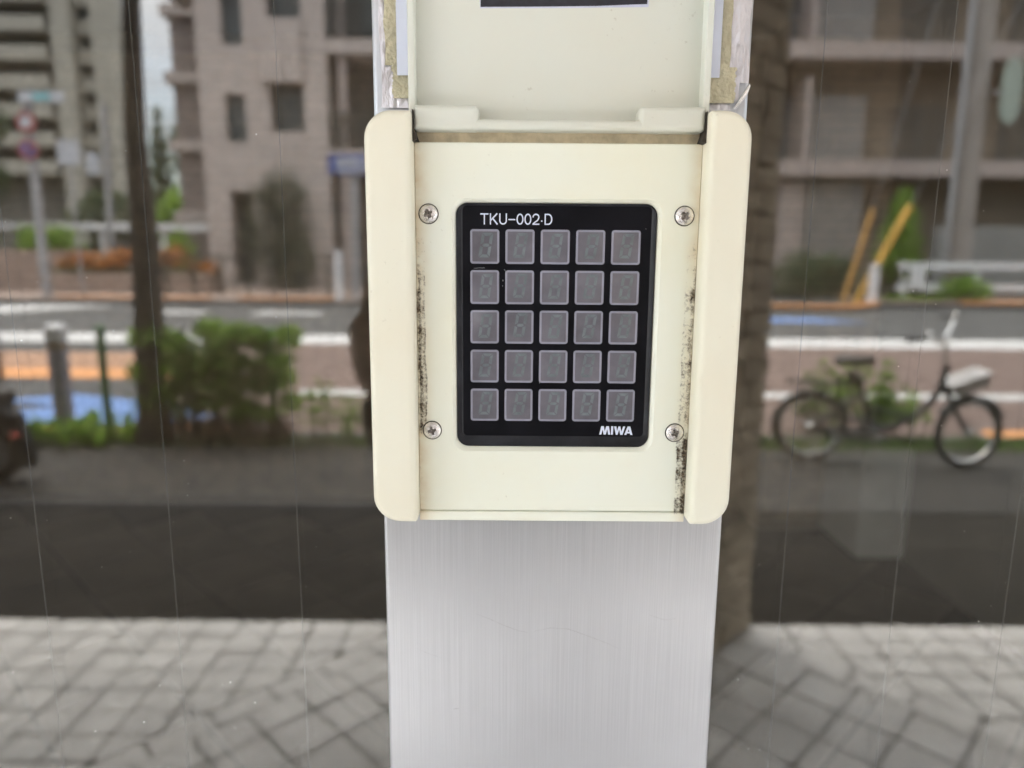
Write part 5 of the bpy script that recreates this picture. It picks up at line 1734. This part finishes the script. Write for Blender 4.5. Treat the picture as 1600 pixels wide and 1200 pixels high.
# ================================================================== FAR TREES
def tree_far(name, x, Y, h, w_, n, m, label, size=0.28, conical=False, group='trees across the road', base=0.25):
    o = empty(name, P3(x, Y, 0.3), label, 'tree', group)
    MB().tube([P3(x, Y, 0.2), P3(x + 0.1, Y, h * 0.4), P3(x, Y, h * 0.8)], [0.22, 0.15, 0.05], 10).build('trunk', M_bark, o, smooth=60)
    bl = []
    if conical:
        for k in range(9):
            t = k / 9
            bl.append((x, -Y, h * (base + (1 - base) * t), w_ * (1 - t) * 0.55 + 0.15, w_ * (1 - t) * 0.55 + 0.15, h * 0.08, int(n * (1 - t) / 4.5) + 12))
    else:
        for k in range(9):
            a = random.uniform(0, 6.28)
            r_ = w_ * 0.32 * math.sqrt(random.random())
            bl.append((x + r_ * math.cos(a), -Y + r_ * math.sin(a), h * random.uniform(base + 0.1, 0.86), w_ * random.uniform(0.2, 0.34), w_ * random.uniform(0.2, 0.34), h * random.uniform(0.10, 0.17), n // 9))
    leaf_cloud('crown', bl, size, m, o, 0.35)
    return o
tree_far('broadleaf_tree', -20.6, 27.5, 7.6, 3.0, 1500, M_leafd, 'dark green tree at the far left edge beside the signpost', 0.16, base=0.2)
tree_far('broadleaf_tree', -24.5, 42, 5.8, 4.5, 1300, M_leafd, 'bushy tree below the tower balconies, second from the left', 0.2, base=0.05)
tree_far('broadleaf_tree', -21.5, 40, 5.0, 4.2, 1300, M_leafg, 'greyish bushy tree behind the notice board', 0.2, base=0.05)
tree_far('broadleaf_tree', -19.0, 44, 5.5, 4.4, 1200, M_leafd, 'low spreading tree just left of the trunk', 0.2, base=0.05)
tree_far('conifer', -21.2, 44, 10.5, 2.4, 1300, M_leafd, 'narrow dark conifer against the sky beside the trunk', 0.2, True, base=0.15)
tree_far('broadleaf_tree', -17.3, 40, 9.6, 3.0, 1400, M_leafd, 'leafy tree behind the left end of the pink block', 0.2, base=0.1)
tree_far('broadleaf_tree', -18.0, 40, 5.6, 4.0, 1200, M_leaf, 'lighter green bushy tree between the conifer and the pink block', 0.18, base=0.05)
o = empty('big_bush', P3(-8.9, 26.8, 0.3), 'big rounded grey green bush in front of the pink block', 'bush')
leaf_cloud('foliage', [(-9.0, -27.2, 2.5, 1.25, 0.6, 2.1, 1900), (-8.6, -27.1, 3.7, 0.9, 0.55, 1.1, 700), (-8.3, -27.1, 1.5, 0.9, 0.6, 1.2, 700)], 0.085, M_leafg, o, 0.5)
MB().tube([P3(-8.9, 27.2, 0.2), P3(-8.9, 27.2, 2.0)], 0.08, 8).build('trunk', M_bark, o)
o = empty('kerb_bush', P3(-13.2, 27.6, 0.3), 'small bright bush at the left corner of the pink block', 'bush')
leaf_cloud('foliage', [(-12.9, -27.7, 1.7, 0.6, 0.5, 0.85, 500)], 0.08, M_leaf, o, 0.3)
o = empty('kerb_bush', P3(-18.6, 26, 0.3), 'low green bush at the far left in front of the pinkish wall', 'bush')
leaf_cloud('foliage', [(-18.4 + 0.5 * k, -27.2, 2.1, 0.5, 0.5, 0.65, 330) for k in range(4)], 0.08, M_leaf, o, 0.3)
